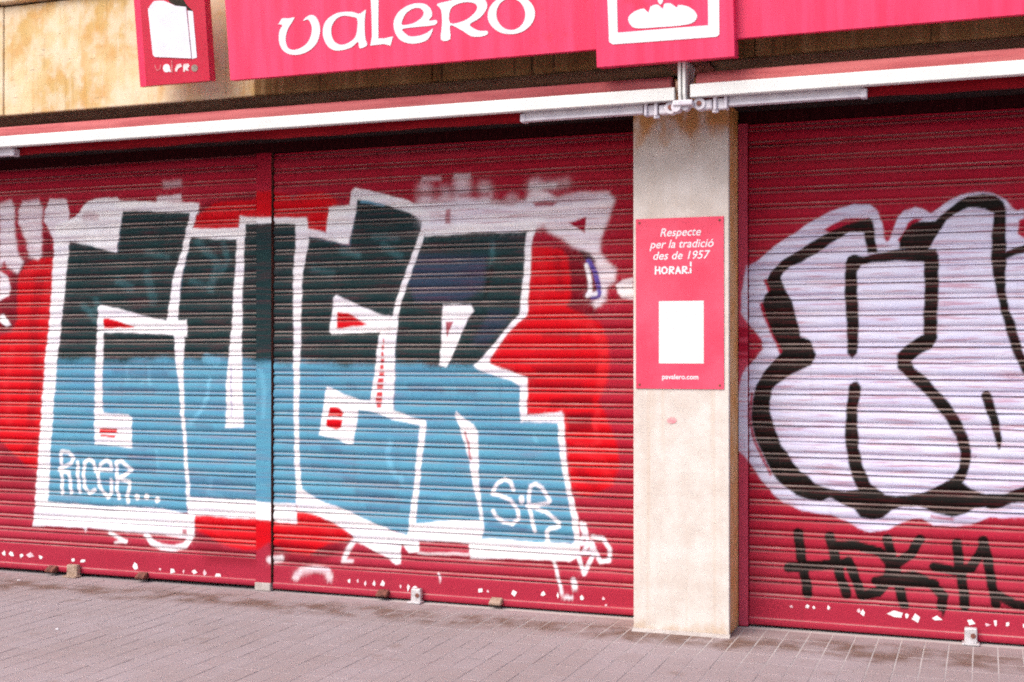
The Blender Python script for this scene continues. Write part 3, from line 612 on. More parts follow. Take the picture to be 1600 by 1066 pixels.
 ('p','black',1,3.5,0.25,[(1199,2200),(1156,2192),(1074,2167),(940,2103),(822,2038),(743,1985),(685,1927),(661,1875),(678,1823),(650,1799),(636,1754),(667,1667),(709,1562),(746,1493),(702,1455),(650,1389),(608,1319),(584,1249),(577,1144),(594,1040),(635,937),(687,834),(752,768),(820,725),(887,701),(955,696),(995,712),(1038,693),(1120,656),(1153,620),(1218,609),(1261,618),(1306,660),(1364,680),(1444,686),(1482,678),(1523,660),(1608,641),(1680,660),(1726,689),(1772,697),(1803,685),(1849,700),(1895,722),(2075,736),(2252,871),(2311,1016),(2267,1047),(2194,901),(2075,842),(1955,812),(1876,776),(1773,766),(1705,786),(1664,818),(1696,901),(1708,984),(1687,1065),(1650,1147),(1603,1222),(1540,1294),(1493,1354),(1430,1410),(1411,1447),(1462,1483),(1509,1510),(1541,1566),(1545,1792),(1551,1958),(1551,1998),(1533,2032),(1463,2034),(1361,2030),(1238,2016),(1172,2001),(1123,2013),(1090,1997),(1073,1963),(1076,1731),(1089,1483),(1112,1456),(1142,1483),(1145,1731),(1136,1917),(1156,1958),(1205,1967),(1335,1970),(1475,1963),(1475,1760),(1471,1580),(1430,1560),(1382,1527),(1340,1483),(1343,1409),(1372,1383),(1414,1333),(1477,1274),(1531,1204),(1587,1129),(1628,1057),(1652,982),(1643,893),(1605,839),(1549,804),(1457,757),(1332,735),(1274,746),(1209,798),(1177,868),(1144,985),(1138,1103),(1141,1188),(1158,1307),(1132,1337),(1095,1323),(1082,1187),(1068,1051),(1088,933),(1108,832),(1137,768),(1071,752),(998,760),(921,787),(878,831),(837,853),(793,914),(739,995),(701,1098),(677,1167),(677,1229),(691,1292),(722,1323),(801,1376),(892,1418),(926,1479),(892,1555),(845,1576),(838,1617),(794,1766),(754,1842),(740,1891),(754,1922),(795,1959),(856,1982),(997,2064),(1097,2129),(1173,2130),(1192,2018),(1244,2016),(1218,2186)]),
 ('p','black',1,3.5,0.25,[(1351,2030),(1354,2070),(1377,2123),(1415,2166),(1463,2174),(1533,2175),(1590,2223),(1646,2270),(1699,2298),(1761,2308),(1823,2296),(1859,2261),(1877,2212),(1874,2081),(1874,2009),(1928,2027),(2019,2057),(2138,2054),(2197,1975),(2226,1814),(2191,1814),(2144,1950),(2079,1997),(1989,2000),(1913,1982),(1874,1970),(1873,1820),(1885,1712),(1912,1647),(1939,1555),(1960,1487),(2032,1364),(2076,1203),(2046,1203),(1993,1318),(1945,1396),(1912,1474),(1885,1562),(1861,1647),(1842,1716),(1818,1863),(1800,1965),(1804,2083),(1819,2201),(1776,2225),(1736,2234),(1693,2232),(1637,2208),(1590,2173),(1549,2118),(1511,2056),(1491,2020)]),
 ('s','black',1,3,0.3,[(1780,1267,51),(1804,1182,48),(1822,1108,41),(1835,1042,32),(1841,1003,13)]),
 ('s','black',1,2.6,0.1,[(826,523,53),(846,393,53),(876,196,53)]),
 ('s','black',1,2.6,0.1,[(775,327,53),(904,349,53),(1064,371,52)]),
 ('s','black',1,2.6,0.1,[(991,510,52),(1021,403,52),(1054,286,52),(1080,210,52)]),
 ('s','black',1,2.6,0.1,[(1090,380,52),(1129,291,52),(1156,208,52)]),
 ('s','black',1,2.6,0.1,[(1004,463,52),(1136,467,52),(1251,443,51),(1302,385,51),(1292,301,51),(1240,227,51),(1162,208,52)]),
 ('s','black',1,2.6,0.1,[(1290,515,51),(1312,403,51),(1347,271,51),(1373,175,51)]),
 ('s','black',1,2.6,0.1,[(1453,517,50),(1408,438,51),(1305,365,51)]),
 ('s','black',1,2.6,0.1,[(1267,299,51),(1411,325,51),(1506,291,50),(1566,228,50),(1560,175,50)]),
 ('s','black',1,2.6,0.1,[(1234,287,51),(1522,292,50)]),
 ('s','black',1,2.6,0.1,[(1633,510,50),(1648,389,50),(1672,189,50)]),
 ('s','black',1,2.6,0.1,[(1522,378,50),(1617,367,50),(1704,382,49),(1759,484,49)]),
 ('s','black',1,2.6,0.1,[(1757,529,49),(1787,413,49),(1808,267,49),(1820,203,49)]),
 ('s','black',1,2.6,0.1,[(1832,253,49),(1908,209,49),(2014,207,48)]),
 ('s','black',1,3,0.3,[(1566,185,39),(1566,136,10)]),
]
SIGN_LETTERS = {'v': [[(-1866,279),(-1853,295),(-1838,310),(-1799,307),(-1762,308),(-1780,284),(-1806,252),(-1822,215),(-1825,180),(-1813,149),(-1784,136),(-1741,141),(-1694,165),(-1666,206),(-1659,244),(-1667,274),(-1681,291),(-1710,285),(-1690,304),(-1659,313),(-1633,302),(-1616,274),(-1609,239),(-1616,197),(-1641,154),(-1687,123),(-1748,108),(-1806,114),(-1846,139),(-1866,179),(-1866,223),(-1856,252),(-1840,272),(-1854,280)]],'a': [[(-1328,309),(-1337,262),(-1341,195),(-1338,153),(-1332,124),(-1377,112),(-1385,147),(-1423,122),(-1477,111),(-1528,113),(-1568,138),(-1592,187),(-1591,234),(-1568,276),(-1518,304),(-1469,311),(-1411,307),(-1374,294),(-1349,300)],[(-1383,268),(-1413,281),(-1465,291),(-1508,277),(-1537,242),(-1542,200),(-1527,160),(-1492,140),(-1446,145),(-1402,171),(-1385,216)]],'l': [[(-1309,486),(-1233,491),(-1245,405),(-1256,272),(-1263,155),(-1230,152),(-1177,158),(-1194,111),(-1232,123),(-1313,121),(-1300,171),(-1296,276),(-1295,409)]],'e': [[(-943,178),(-974,127),(-1031,111),(-1091,115),(-1140,140),(-1167,189),(-1166,239),(-1137,281),(-1089,307),(-1033,317),(-980,308),(-950,279),(-945,246),(-964,221),(-922,221),(-931,197),(-1040,195),(-1118,192),(-1108,171),(-1078,150),(-1024,149),(-979,160)],[(-1119,213),(-1113,244),(-1089,274),(-1043,293),(-1005,286),(-992,260),(-1014,234),(-1059,215)]],'r': [[(-914,301),(-850,311),(-759,324),(-687,321),(-642,297),(-635,257),(-675,211),(-734,183),(-709,158),(-676,144),(-639,141),(-640,123),(-679,115),(-728,121),(-768,147),(-820,179),(-847,182),(-848,117),(-901,118),(-890,198),(-892,271)],[(-845,199),(-839,268),(-796,292),(-742,296),(-698,283),(-690,258),(-720,226),(-774,201)]],'o': [[(-375,214),(-376,192),(-384,172),(-397,153),(-416,137),(-439,124),(-466,116),(-495,113),(-524,115),(-552,121),(-577,132),(-599,148),(-616,166),(-628,187),(-633,209),(-631,231),(-623,252),(-609,271),(-590,287),(-566,299),(-540,307),(-511,310),(-482,308),(-454,301),(-429,290),(-408,275),(-391,256),(-380,236)],[(-427,215),(-428,197),(-432,181),(-440,165),(-451,153),(-465,143),(-481,137),(-499,134),(-516,136),(-534,141),(-549,150),(-563,163),(-573,177),(-581,194),(-584,212),(-584,229),(-579,246),(-571,261),(-560,274),(-545,284),(-529,290),(-512,292),(-494,291),(-477,285),(-462,276),(-448,264),(-438,249),(-431,232)]]}
BREAD = [(129,210),(138,233),(167,251),(211,259),(232,236),(244,266),(280,272),(305,248),(312,272),(344,272),(375,248),(380,261),(422,252),(457,229),(473,201),(459,175),(420,164),(348,162),(269,164),(188,166),(148,177)]
SPIKE = [(279,356),(292,385),(307,361),(310,299),(294,270),(279,298)]
FRAME = [[(26,550),(588,561),(578,105),(565,94),(47,100),(28,114)],[(78,498),(531,510),(525,152),(74,155)]]
BOX_SHAPES = {'plate': [(-2705,415),(-2687,436),(-2661,457),(-2631,457),(-2595,453),(-2560,437),(-2525,419),(-2451,405),(-2439,119),(-2682,146),(-2695,159)],'strip': [(-2444,385),(-2410,379),(-2404,121),(-2436,116)],'gap': [(-2575,466),(-2474,457),(-2442,409),(-2407,377),(-2441,384),(-2452,406),(-2525,420),(-2556,438)]}
BOX_LETTERS = {'v': [[(-2692,103),(-2685,77),(-2677,66),(-2652,75),(-2645,100),(-2653,98),(-2661,78),(-2673,74),(-2682,82),(-2685,103)]],'a': [[(-2587,76),(-2589,69),(-2593,63),(-2599,58),(-2606,55),(-2613,55),(-2621,56),(-2627,60),(-2632,66),(-2635,72),(-2636,80),(-2634,87),(-2630,93),(-2624,98),(-2617,100),(-2609,101),(-2602,99),(-2595,95),(-2591,90),(-2588,83)]],'a_tail': [[(-2598,66),(-2593,55),(-2583,54),(-2588,70)]],'l': [[(-2576,120),(-2569,119),(-2573,54),(-2569,50),(-2582,52)]],'e': [[(-2552,72),(-2541,92),(-2516,96),(-2505,81),(-2524,74),(-2537,66),(-2545,52),(-2555,57)]],'r': [[(-2497,91),(-2468,93),(-2456,80),(-2471,66),(-2462,50),(-2478,54),(-2488,62),(-2491,48),(-2501,49)]],'o': [[(-2404,63),(-2405,56),(-2410,50),(-2416,46),(-2423,44),(-2430,45),(-2437,48),(-2443,53),(-2446,59),(-2446,66),(-2445,73),(-2440,78),(-2434,82),(-2427,84),(-2420,84),(-2413,81),(-2408,76),(-2404,70)]]}


PAINT = {
    'maroon': (0.13, 0.001, 0.007, 1), 'red': (0.55, 0.0012, 0.007, 1), 'lred': (0.64, 0.020, 0.028, 1), 'shred': (0.33, 0.008, 0.030, 1),
    'blue': (0.085, 0.285, 0.41, 1), 'lblue': (0.16, 0.46, 0.62, 1), 'dblue': (0.055, 0.085, 0.16, 1),
    'dark': (0.011, 0.034, 0.036, 1), 'teal': (0.06, 0.19, 0.21, 1), 'navy': (0.050, 0.070, 0.145, 1),
    'white': (0.85, 0.85, 0.87, 1), 'white2': (0.82, 0.79, 0.84, 1), 'lilac': (0.585, 0.58, 0.725, 1),
    'black': (0.008, 0.007, 0.006, 1), 'purple': (0.10, 0.07, 0.34, 1),
}

def seg_dist(px, pz, a, b):
    ax, az = a; dx, dz = b[0] - ax, b[1] - az
    L2 = dx * dx + dz * dz + 1e-9
    t = np.clip(((px - ax) * dx + (pz - az) * dz) / L2, 0, 1)
    return np.hypot(px - ax - t * dx, pz - az - t * dz), t

def sstep(x):
    x = np.clip(x, 0, 1)
    return x * x * (3 - 2 * x)

def paint_at(X, Z):
    """spray paint colour, cover and thinness at wall points (metres)"""
    x = X * 1000.0; z = Z * 1000.0
    # the unsteady hand
    wx = 2.2 * np.sin(z * 0.021 + x * 0.007) + 1.5 * np.sin(z * 0.063 + 1.7)
    wz = 2.0 * np.sin(x * 0.019 + 0.5 + z * 0.005) + 1.4 * np.sin(x * 0.055)
    x = x + wx; z = z + wz
    jit = RNG.normal(0, 1.0, x.shape)
    col = np.zeros(x.shape + (3,)); alpha = np.zeros(x.shape); thin = np.zeros(x.shape)
    hor = 1438.0 - 0.030 * np.clip(x + 2400, 0, 1e5) + 9 * np.sin(x * 0.011) + 10 * np.sin(x * 0.0037) + 6 * np.sin(x * 0.031 + 1)
    for kind, cname, al, soft, th, pts in GRAFFITI:
        pad = soft * 2 + 45
        xs = [p[0] for p in pts]; zs = [p[1] for p in pts]
        m = np.nonzero((x > min(xs) - pad) & (x < max(xs) + pad) & (z > min(zs) - pad) & (z < max(zs) + pad))[0]
        if m.size == 0: continue
        px, pz = x[m], z[m]
        if kind == 's':
            d = np.full(px.shape, 1e9)
            for a, b in zip(pts[:-1], pts[1:]):
                q, t = seg_dist(px, pz, a[:2], b[:2])
                d = np.minimum(d, q - 0.5 * (a[2] + (b[2] - a[2]) * t))
        else:
            d = np.full(px.shape, 1e9)
            ins = np.zeros(px.shape, bool)
            for i in range(len(pts)):
                a, b = pts[i], pts[(i + 1) % len(pts)]
                q, t = seg_dist(px, pz, a, b)
                d = np.minimum(d, q)
                c = ((a[1] > pz) != (b[1] > pz))
                den = (b[1] - a[1]) if b[1] != a[1] else 1e-9
                ins ^= c & (px < (b[0] - a[0]) * (pz - a[1]) / den + a[0])
            d = np.where(ins, -d, d)
        s = soft * 1.7
        cov = sstep(0.5 - (d + jit[m] * soft * 0.16) / (2 * s)) * al
        # overspray
        cov = np.maximum(cov, 0.10 * al * np.exp(-np.clip(d, 0, None) / (soft * 3.0)) * (jit[m] > 0.4) * (kind != 'd'))
        if kind == 'd':
            cov = cov * sstep((pz - hor[m]) / 60.0 + 0.5 + jit[m] * 0.09)
        c = np.array(PAINT[cname][:3])
        a0 = alpha[m]
        an = cov + a0 * (1 - cov)
        w = np.where(an > 1e-5, cov / np.maximum(an, 1e-5), 0)[:, None]
        col[m] = col[m] * (1 - w) + c * w
        alpha[m] = an
        thin[m] = thin[m] * (1 - cov) + th * cov
    return np.concatenate([col, alpha[:, None]], 1), thin

def painted_grid(name, xs, prof, base, mat, parent, yplane, fade_under=True):
    """a strip of the shutter: columns xs (world), profile [(z above base, mm proud)] from bottom to top; origin at the strip's left end"""
    nx, npf = len(xs), len(prof)
    ox = xs[0]
    X = np.repeat(np.asarray(xs)[:, None], npf, 1)
    Zl = np.repeat(np.array([p[0] for p in prof])[None, :], nx, 0)
    Y = -np.repeat(np.array([p[1] for p in prof])[None, :], nx, 0) / 1000.0
    # each slat is a little bent
    if fade_under:
        Y = Y + 0.0012 * np.sin(X * 3.1 + base * 37.0) + 0.0008 * np.sin(X * 8.3 + base * 91.0)
    for _ in range(RNG.integers(0, 3) if fade_under else 0):                # knocks and dents
        cx_, w_, a_ = RNG.uniform(xs[0], xs[-1]), RNG.uniform(0.03, 0.14), RNG.uniform(0.002, 0.006)
        Y = Y + a_ * np.exp(-((X - cx_) / w_) ** 2)
    Zb = 0.0012 * np.sin(X * 2.3 + base * 53.0)
    co = np.stack([X - ox, Y, Zl + Zb], 2).reshape(-1, 3)
    i = np.arange(nx - 1)[:, None] * npf + np.arange(npf - 1)[None, :]
    i = i.reshape(-1)
    quads = np.stack([i, i + npf, i + npf + 1, i + 1], 1)
    me = bpy.data.meshes.new(name)
    me.vertices.add(len(co)); me.vertices.foreach_set('co', co.reshape(-1))
    me.loops.add(quads.size); me.loops.foreach_set('vertex_index', quads.reshape(-1).astype(np.int32))
    me.polygons.add(len(quads)); me.polygons.foreach_set('loop_start', (np.arange(len(quads)) * 4).astype(np.int32))
    me.polygons.foreach_set('use_smooth', np.ones(len(quads), bool))
    me.update(calc_edges=True)
    # the can was held a little to the side
    rgba, thin = paint_at((X + np.where(X < 0.3, 0.36, 0.0) * Y).reshape(-1), (Zl + base).reshape(-1))
    if fade_under:
        # spray comes from the front: less of it reaches the underside and the crease
        under = np.repeat(np.array([p[2] for p in prof])[None, :], nx, 0).reshape(-1)
        rgba[:, 3] *= under
    a = me.attributes.new('paint', 'FLOAT_COLOR', 'POINT')
    a.data.foreach_set('color', rgba.astype(np.float32).reshape(-1))
    b = me.attributes.new('thin', 'FLOAT', 'POINT')
    b.data.foreach_set('value', thin.astype(np.float32))
    me.materials.append(mat)
    o = link(bpy.data.objects.new(name, me), parent)
    o.location = (ox, yplane, base)
    return o

# ------------------------------------------------------------------ pavement
WALL = 0.32
def make_pavement():
    pv = mesh_obj('pavement', [(-400, -400, -0.0014), (400, -400, -0.0014), (400, 400, -0.0014), (-400, 400, -0.0014)], [(0, 1, 2, 3)], M['joint'])
    tag(pv, 'worn pinkish grey paved footway in front of the shutters', None, None, 'structure')
    PW, PD, G = 0.116, 0.190, 0.0055
    # one paver: top with a narrow chamfer
    hw, hd, c = (PW - G) / 2, (PD - G) / 2, 0.0012
    v = [(-hw, -hd, -0.0012), (hw, -hd, -0.0012), (hw, hd, -0.0012), (-hw, hd, -0.0012),
         (-hw + c, -hd + c, 0), (hw - c, -hd + c, 0), (hw - c, hd - c, 0), (-hw + c, hd - c, 0)]
    f = [(4, 5, 6, 7), (0, 1, 5, 4), (1, 2, 6, 5), (2, 3, 7, 6), (3, 0, 4, 7)]
    me = bpy.data.meshes.new('paver')
    me.from_pydata(v, [], f)
    me.materials.append(M['paving'])
    fwd = Vector((-math.sin(rad(YAW)), math.cos(rad(YAW))))
    rgt = Vector((math.cos(rad(YAW)), math.sin(rad(YAW))))
    cells = []
    for r in range(-30, 4):
        for q in range(-75, 55):
            x, y = q * PW + 0.03, 0.26 - PD / 2 + r * PD
            if y + hd > WALL + 0.10: continue
            if -0.02 < x + hw and x - hw < 0.54 and y + hd > -0.01:
                if x - hw > -0.0 and x + hw < 0.52 and y - hd > 0: continue
            d = Vector((x - 1.777, y + 6.675))
            zc = d.dot(fwd)
            if zc < 1: vis = False
            else:
                u, w = 800 + 2000 * d.dot(rgt) / zc, 548 + 2000 * 1.5 / zc
                vis = -25 < u < 1625 and w < 1076
            cells.append((vis, zc, x, y))
    seen = sorted([c_ for c_ in cells if c_[0]], key=lambda t: t[1])
    single, rest = seen[:298], seen[298:] + [c_ for c_ in cells if not c_[0]]
    for _, _, x, y in single:
        o = bpy.data.objects.new('paver', me)
        link(o, pv)
        o.location = (x, y, 0.004 * 0 + random.uniform(-0.0008, 0.0008) + 0.0)
        o.rotation_euler = (random.uniform(-0.003, 0.003), random.uniform(-0.006, 0.006), random.uniform(-0.006, 0.006))
    vv, ff = [], []
    for _, _, x, y in rest:
        b = len(vv)
        dz = random.uniform(-0.0008, 0.0008)
        vv += [(p[0] + x, p[1] + y, p[2] + dz) for p in v]
        ff += [tuple(i + b for i in q) for q in f]
    o = mesh_obj('paver_field', vv, ff, M['paving'], pv)
    o['kind'] = 'stuff'
    print('pavers seen', len(seen), 'rest', len(rest))
make_pavement()

# ------------------------------------------------------------------ building
BEAM_Y, BEAM_Z = -0.28, 2.971
def make_building():
    b = empty('shop_building', (0, 0, 0))
    tag(b, 'building front with rust stained beige concrete beam over the shuttered shop', 'building')
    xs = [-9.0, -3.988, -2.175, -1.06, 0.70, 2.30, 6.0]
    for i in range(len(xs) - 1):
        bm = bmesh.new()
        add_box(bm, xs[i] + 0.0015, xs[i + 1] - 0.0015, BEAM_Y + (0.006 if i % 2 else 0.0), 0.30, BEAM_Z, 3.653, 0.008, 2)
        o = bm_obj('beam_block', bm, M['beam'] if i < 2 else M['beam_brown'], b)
        if i >= 2: o['label'] = 'brown stained stretch of the beam under the pink signs, their shadow in its colour'
    box('upper_ledge', -9.0, 6.0, BEAM_Y - 0.045, 0.3, 3.666, 4.0, M['beam'], b, 0.012, 2)
    box('upper_wall', -9.0, 6.0, BEAM_Y + 0.02, 0.3, 4.01, 7.5, M['beam'], b)
    box('soffit', -9.0, 6.0, BEAM_Y + 0.03, 0.29, BEAM_Z - 0.008, BEAM_Z - 0.001, M['soffit'], b)
    # lintel over the shutters and the wall behind them
    for x0, x1 in ((-9.0, -0.0015), (0.5165, 6.0)):
        # red casing of the shutter box, and a black block coloured as the shade in its mouth
        box('box_casing', x0, x1, 0.012, 0.030, 2.795, BEAM_Z - 0.010, M['casing'], b, 0.003)
        box('box_mouth_shade', x0, x1, 0.031, 0.60, 2.800, BEAM_Z - 0.010, M['box_dark'], b)
        box('shade_strip', x0, x1, 0.298, 0.335, 2.738, 2.799, M['shade_maroon'], b)  # flat dark strip in place of shaded slats under the box
    box('back_wall', -9.0, 6.0, 0.46, 0.62, -0.02, 2.799, M['box_dark'], b)
make_building()

def make_pillar():
    p = empty('concrete_pillar', (0.258, 0.16, 0))
    tag(p, 'pale cream rendered pillar between the two painted shutters', 'pillar')
    o = box('front_slab', -0.258, 0.257, -0.16, -0.125, 0.0, 2.945, M['pillar'], p, 0.004, 2)
    box('pillar_core', -0.2585 + 0.004, 0.251, -0.1245, 0.29, 0.0, 2.944, M['pillar_side'], p, 0.005, 1)
    # mortar fillet round the foot
    bm = bmesh.new()
    add_prism(bm, [(-0.16, 0.0), (-0.185, 0.0), (-0.178, 0.006), (-0.1605, 0.016)], -0.262, 0.262)
    bm_obj('mortar_fillet', bm, M['mortar'], p)
    return p
make_pillar()

# ------------------------------------------------------------------ roller shutters
PITCH_Z = 0.0846
# (fraction from the bottom of the pitch, mm proud of the plane, how much spray reached it)
PROF = [(0.0, -5.5, .85), (0.01, 1.5, .95), (0.03, 5.0, 1), (0.07, 6.0, 1), (0.15, 1.5, 1), (0.235, -4.0, 1), (0.26, -5.5, .95),
        (0.29, -1.5, .95), (0.345, 3.0, 1), (0.43, 7.0, 1), (0.53, 9.0, 1), (0.64, 8.6, 1), (0.75, 6.0, 1), (0.86, 1.4, 1), (0.94, -3.2, 1), (0.99, -5.8, .85)]
def columns(x0, x1, v0, v1, fine=0.0062, coarse=0.08):
    out = [x0]
    while out[-1] < x1 - 1e-6:
        x = out[-1]
        out.append(min(x1, x + (fine if v0 - 0.05 < x < v1 + 0.05 else coarse)))
    return out

def bottom_bar_profile(h):
    return [(0.0, 6, 1), (0.004, 13, 1), (0.034, 13, 1), (0.038, 8, 1), (0.040, 5, 1), (0.05, 5, 1), (0.075, 5.2, 1), (0.10, 5.2, 1), (h - 0.02, 5, 1), (h - 0.008, 4, 1), (h - 0.002, -3, 1)]

def scrap(parent, ox, base, x, z, w, h, mat, y):
    n = random.randint(4, 6)
    a0 = random.uniform(0, 6.28)
    pts = [(1000 * (x + 0.5 * w * math.cos(a0 + 6.283 * i / n) * random.uniform(0.45, 1.35)), 1000 * (z + 0.5 * h * math.sin(a0 + 6.283 * i / n) * random.uniform(0.45, 1.35))) for i in range(n)]
    return flat_shape('sticker_scrap', [[(p[0] - ox * 1000, p[1] - base * 1000) for p in pts]], y, 0.0008, mat, parent)

def make_shutter(x0, x1, base, z0, label, scraps, vis):
    root = empty('roller_shutter', ((x0 + x1) / 2, WALL, 0))
    tag(root, label, 'shutter', 'red roller shutters of the shop')
    xs = columns(x0, x1, *vis)
    n = int((2.738 - base) / PITCH_Z)
    rx, ry = (x0 + x1) / 2, WALL
    for k in range(n):
        prof = [(p[0] * PITCH_Z, p[1], p[2]) for p in PROF]
        o = painted_grid('slat', xs, prof, base + k * PITCH_Z, M['shutter'], root, WALL)
        o.location = (xs[0] - rx, 0.0, base + k * PITCH_Z)
    bar = painted_grid('bottom_bar', xs, bottom_bar_profile(base - z0), z0, M['shutter'], root, WALL, False)
    bar.location = (xs[0] - rx, 0.0, z0)
    # the topmost slat is cut by the shutter box
    zt = base + n * PITCH_Z
    prof = [(p[0] * PITCH_Z, p[1], p[2]) for p in PROF if zt + p[0] * PITCH_Z < 2.7375]
    if len(prof) > 2:
        o = painted_grid('slat', xs, prof, zt, M['shutter'], root, WALL)
        o.location = (xs[0] - rx, 0.0, zt)
    for (x, z, w, h, pink) in scraps:
        scrap(bar, xs[0], z0, x, z, w, h, M['scrap_pink'] if pink else M['scrap'], -0.0071)
    return root

def S2(px):   # (x, z, size) lists in metres
    return px
scr_l = [(-4.50, 0.117, 0.036, 0.032, 0), (-4.44, 0.121, 0.042, 0.046, 0), (-4.355, 0.112, 0.03, 0.038, 0), (-4.285, 0.115, 0.058, 0.044, 1), (-4.195, 0.108, 0.04, 0.034, 0),
         (-3.93, 0.105, 0.042, 0.034, 0), (-3.85, 0.105, 0.05, 0.03, 0), (-3.43, 0.092, 0.046, 0.046, 0), (-3.24, 0.085, 0.02, 0.02, 1), (-3.15, 0.085, 0.044, 0.044, 0),
         (-3.06, 0.083, 0.02, 0.03, 1), (-2.98, 0.082, 0.036, 0.036, 0), (-2.90, 0.08, 0.022, 0.04, 1), (-2.80, 0.075, 0.06, 0.042, 0)]
scr_m = [(-1.87, 0.092, 0.03, 0.04, 0), (-1.81, 0.098, 0.018, 0.026, 1), (-1.76, 0.085, 0.024, 0.034, 1), (-1.70, 0.088, 0.034, 0.038, 0), (-1.64, 0.088, 0.044, 0.044, 0),
         (-1.525, 0.086, 0.02, 0.03, 1), (-1.475, 0.082, 0.022, 0.048, 0), (-1.43, 0.08, 0.034, 0.036, 0), (-1.01, 0.095, 0.05, 0.03, 0), (-0.965, 0.09, 0.02, 0.02, 1), (-0.80, 0.092, 0.044, 0.034, 0),
         (-0.62, 0.098, 0.028, 0.04, 0), (-0.53, 0.095, 0.024, 0.03, 0), (-0.385, 0.09, 0.022, 0.036, 0), (-0.26, 0.094, 0.018, 0.022, 1), (-0.245, 0.058, 0.016, 0.018, 1), (-1.85, 0.04, 0.016, 0.016, 1)]
scr_r = [(0.79, 0.123, 0.018, 0.016, 1), (0.875, 0.128, 0.024, 0.022, 0), (0.908, 0.126, 0.022, 0.034, 0), (0.985, 0.128, 0.018, 0.036, 0), (1.14, 0.124, 0.026, 0.03, 1), (1.165, 0.115, 0.026, 0.036, 0),
         (1.33, 0.122, 0.075, 0.052, 0), (1.385, 0.118, 0.02, 0.036, 0), (1.435, 0.108, 0.045, 0.045, 0), (1.53, 0.11, 0.058, 0.03, 0), (1.70, 0.105, 0.045, 0.042, 0), (1.78, 0.1, 0.03, 0.02, 1), (1.82, 0.108, 0.024, 0.04, 0), (1.875, 0.108, 0.024, 0.032, 0), (1.96, 0.105, 0.03, 0.04, 0)]
sh_l = make_shutter(-5.6, -2.520, 0.199, 0.022, 'red roller shutter left of the flat post with graffiti letters and RICER tag', scr_l, (-4.75, -2.5))
sh_m = make_shutter(-2.400, 0.012, 0.165, 0.012, 'red roller shutter between flat post and pillar with blue and black white-outlined letters', scr_m, (-2.42, 0.02))
sh_r = make_shutter(0.566, 3.6, 0.165, 0.012, 'red roller shutter right of the pillar with bulging lilac and black graffiti', scr_r, (0.55, 2.05))

def flat_painted(name, x0, x1, y, z0, z1, parent, mat, step=0.006):
    xs = list(np.linspace(x0, x1, max(3, int((x1 - x0) / 0.008))))
    prof = [(z, 0.0, 1) for z in np.arange(0, z1 - z0 + 1e-6, step)]
    return painted_grid(name, xs, prof, z0, mat, parent, y, False)

# the flat post between the left and middle shutters carries the painting across
post = empty('shutter_post', (-2.459, 0.29, 0))
tag(post, 'flat steel post between left and middle shutters, painted over by the graffiti', 'post')
o = flat_painted('post_face', -2.5185, -2.411, 0.300, 0.03, 2.737, post, M['shutter'])
o.location = (-0.0595, 0.010, 0.03)
box('post_body', -0.0592, 0.0477, 0.0125, 0.05, 0.004, 2.736, M['rust'], post)  # dark side colour paints the gap shadow beside the post
box('post_foot', -0.062, 0.050, -0.002, 0.04, 0.0, 0.05, M['mortar'], post, 0.006, 2)
# guide rail of the right shutter
gr = flat_painted('guide_rail', 0.5135, 0.563, 0.288, 0.01, 2.737, sh_r, M['rail'])
gr.location = (0.5135 - (0.566 + 3.6) / 2, 0.288 - WALL, 0.01)
box('guide_channel', 0.5137 - (0.566 + 3.6) / 2, 0.5628 - (0.566 + 3.6) / 2, -0.0315, 0.03, 0.006, 2.736, M['shutter_plain'], sh_r)

def floor_lock(root, x, mat, w=0.062, h=0.085, hole=True):
    rx = root.location.x
    bm = bmesh.new()
    add_box(bm, x - w / 2, x + w / 2, WALL - 0.055, WALL - 0.018, 0.002, h, 0.006, 2)
    add_box(bm, x - w / 2 - 0.012, x + w / 2 + 0.012, WALL - 0.085, WALL - 0.02, 0.001, 0.012, 0.003, 1)
    o = bm_obj('floor_lock', bm, mat, root)
    o.data.transform(Matrix.Translation((-rx, -WALL, 0)))
    if hole:
        bm = bmesh.new()
        add_cyl(bm, (x - rx + 0.012, -0.0565, h * 0.55), (0, 1, 0), 0.013, 0.006, 14)
        bm_obj('keyhole', bm, M['rust'], o)

def foot(root, x, mat):
    rx = root.location.x
    bm = bmesh.new()
    add_prism(bm, [(-0.07, 0.034), (-0.062, 0.022), (-0.012, 0.02), (-0.012, 0.062), (-0.03, 0.058)], x - rx - 0.036, x - rx + 0.036)
    bmesh.ops.bevel(bm, geom=list(bm.edges), offset=0.004, segments=2, affect='EDGES')
    o = bm_obj('lift_handle', bm, mat, root)
floor_lock(sh_l, -3.90, M['brown_lock'], 0.085, 0.082, False)
foot(sh_l, -4.08, M['rust']); foot(sh_l, -3.36, M['rust'])
floor_lock(sh_m, -1.405, M['steel'])
foot(sh_m, -1.63, M['rust']); foot(sh_m, -0.90, M['brown_lock'])
floor_lock(sh_r, 1.70, M['steel'])

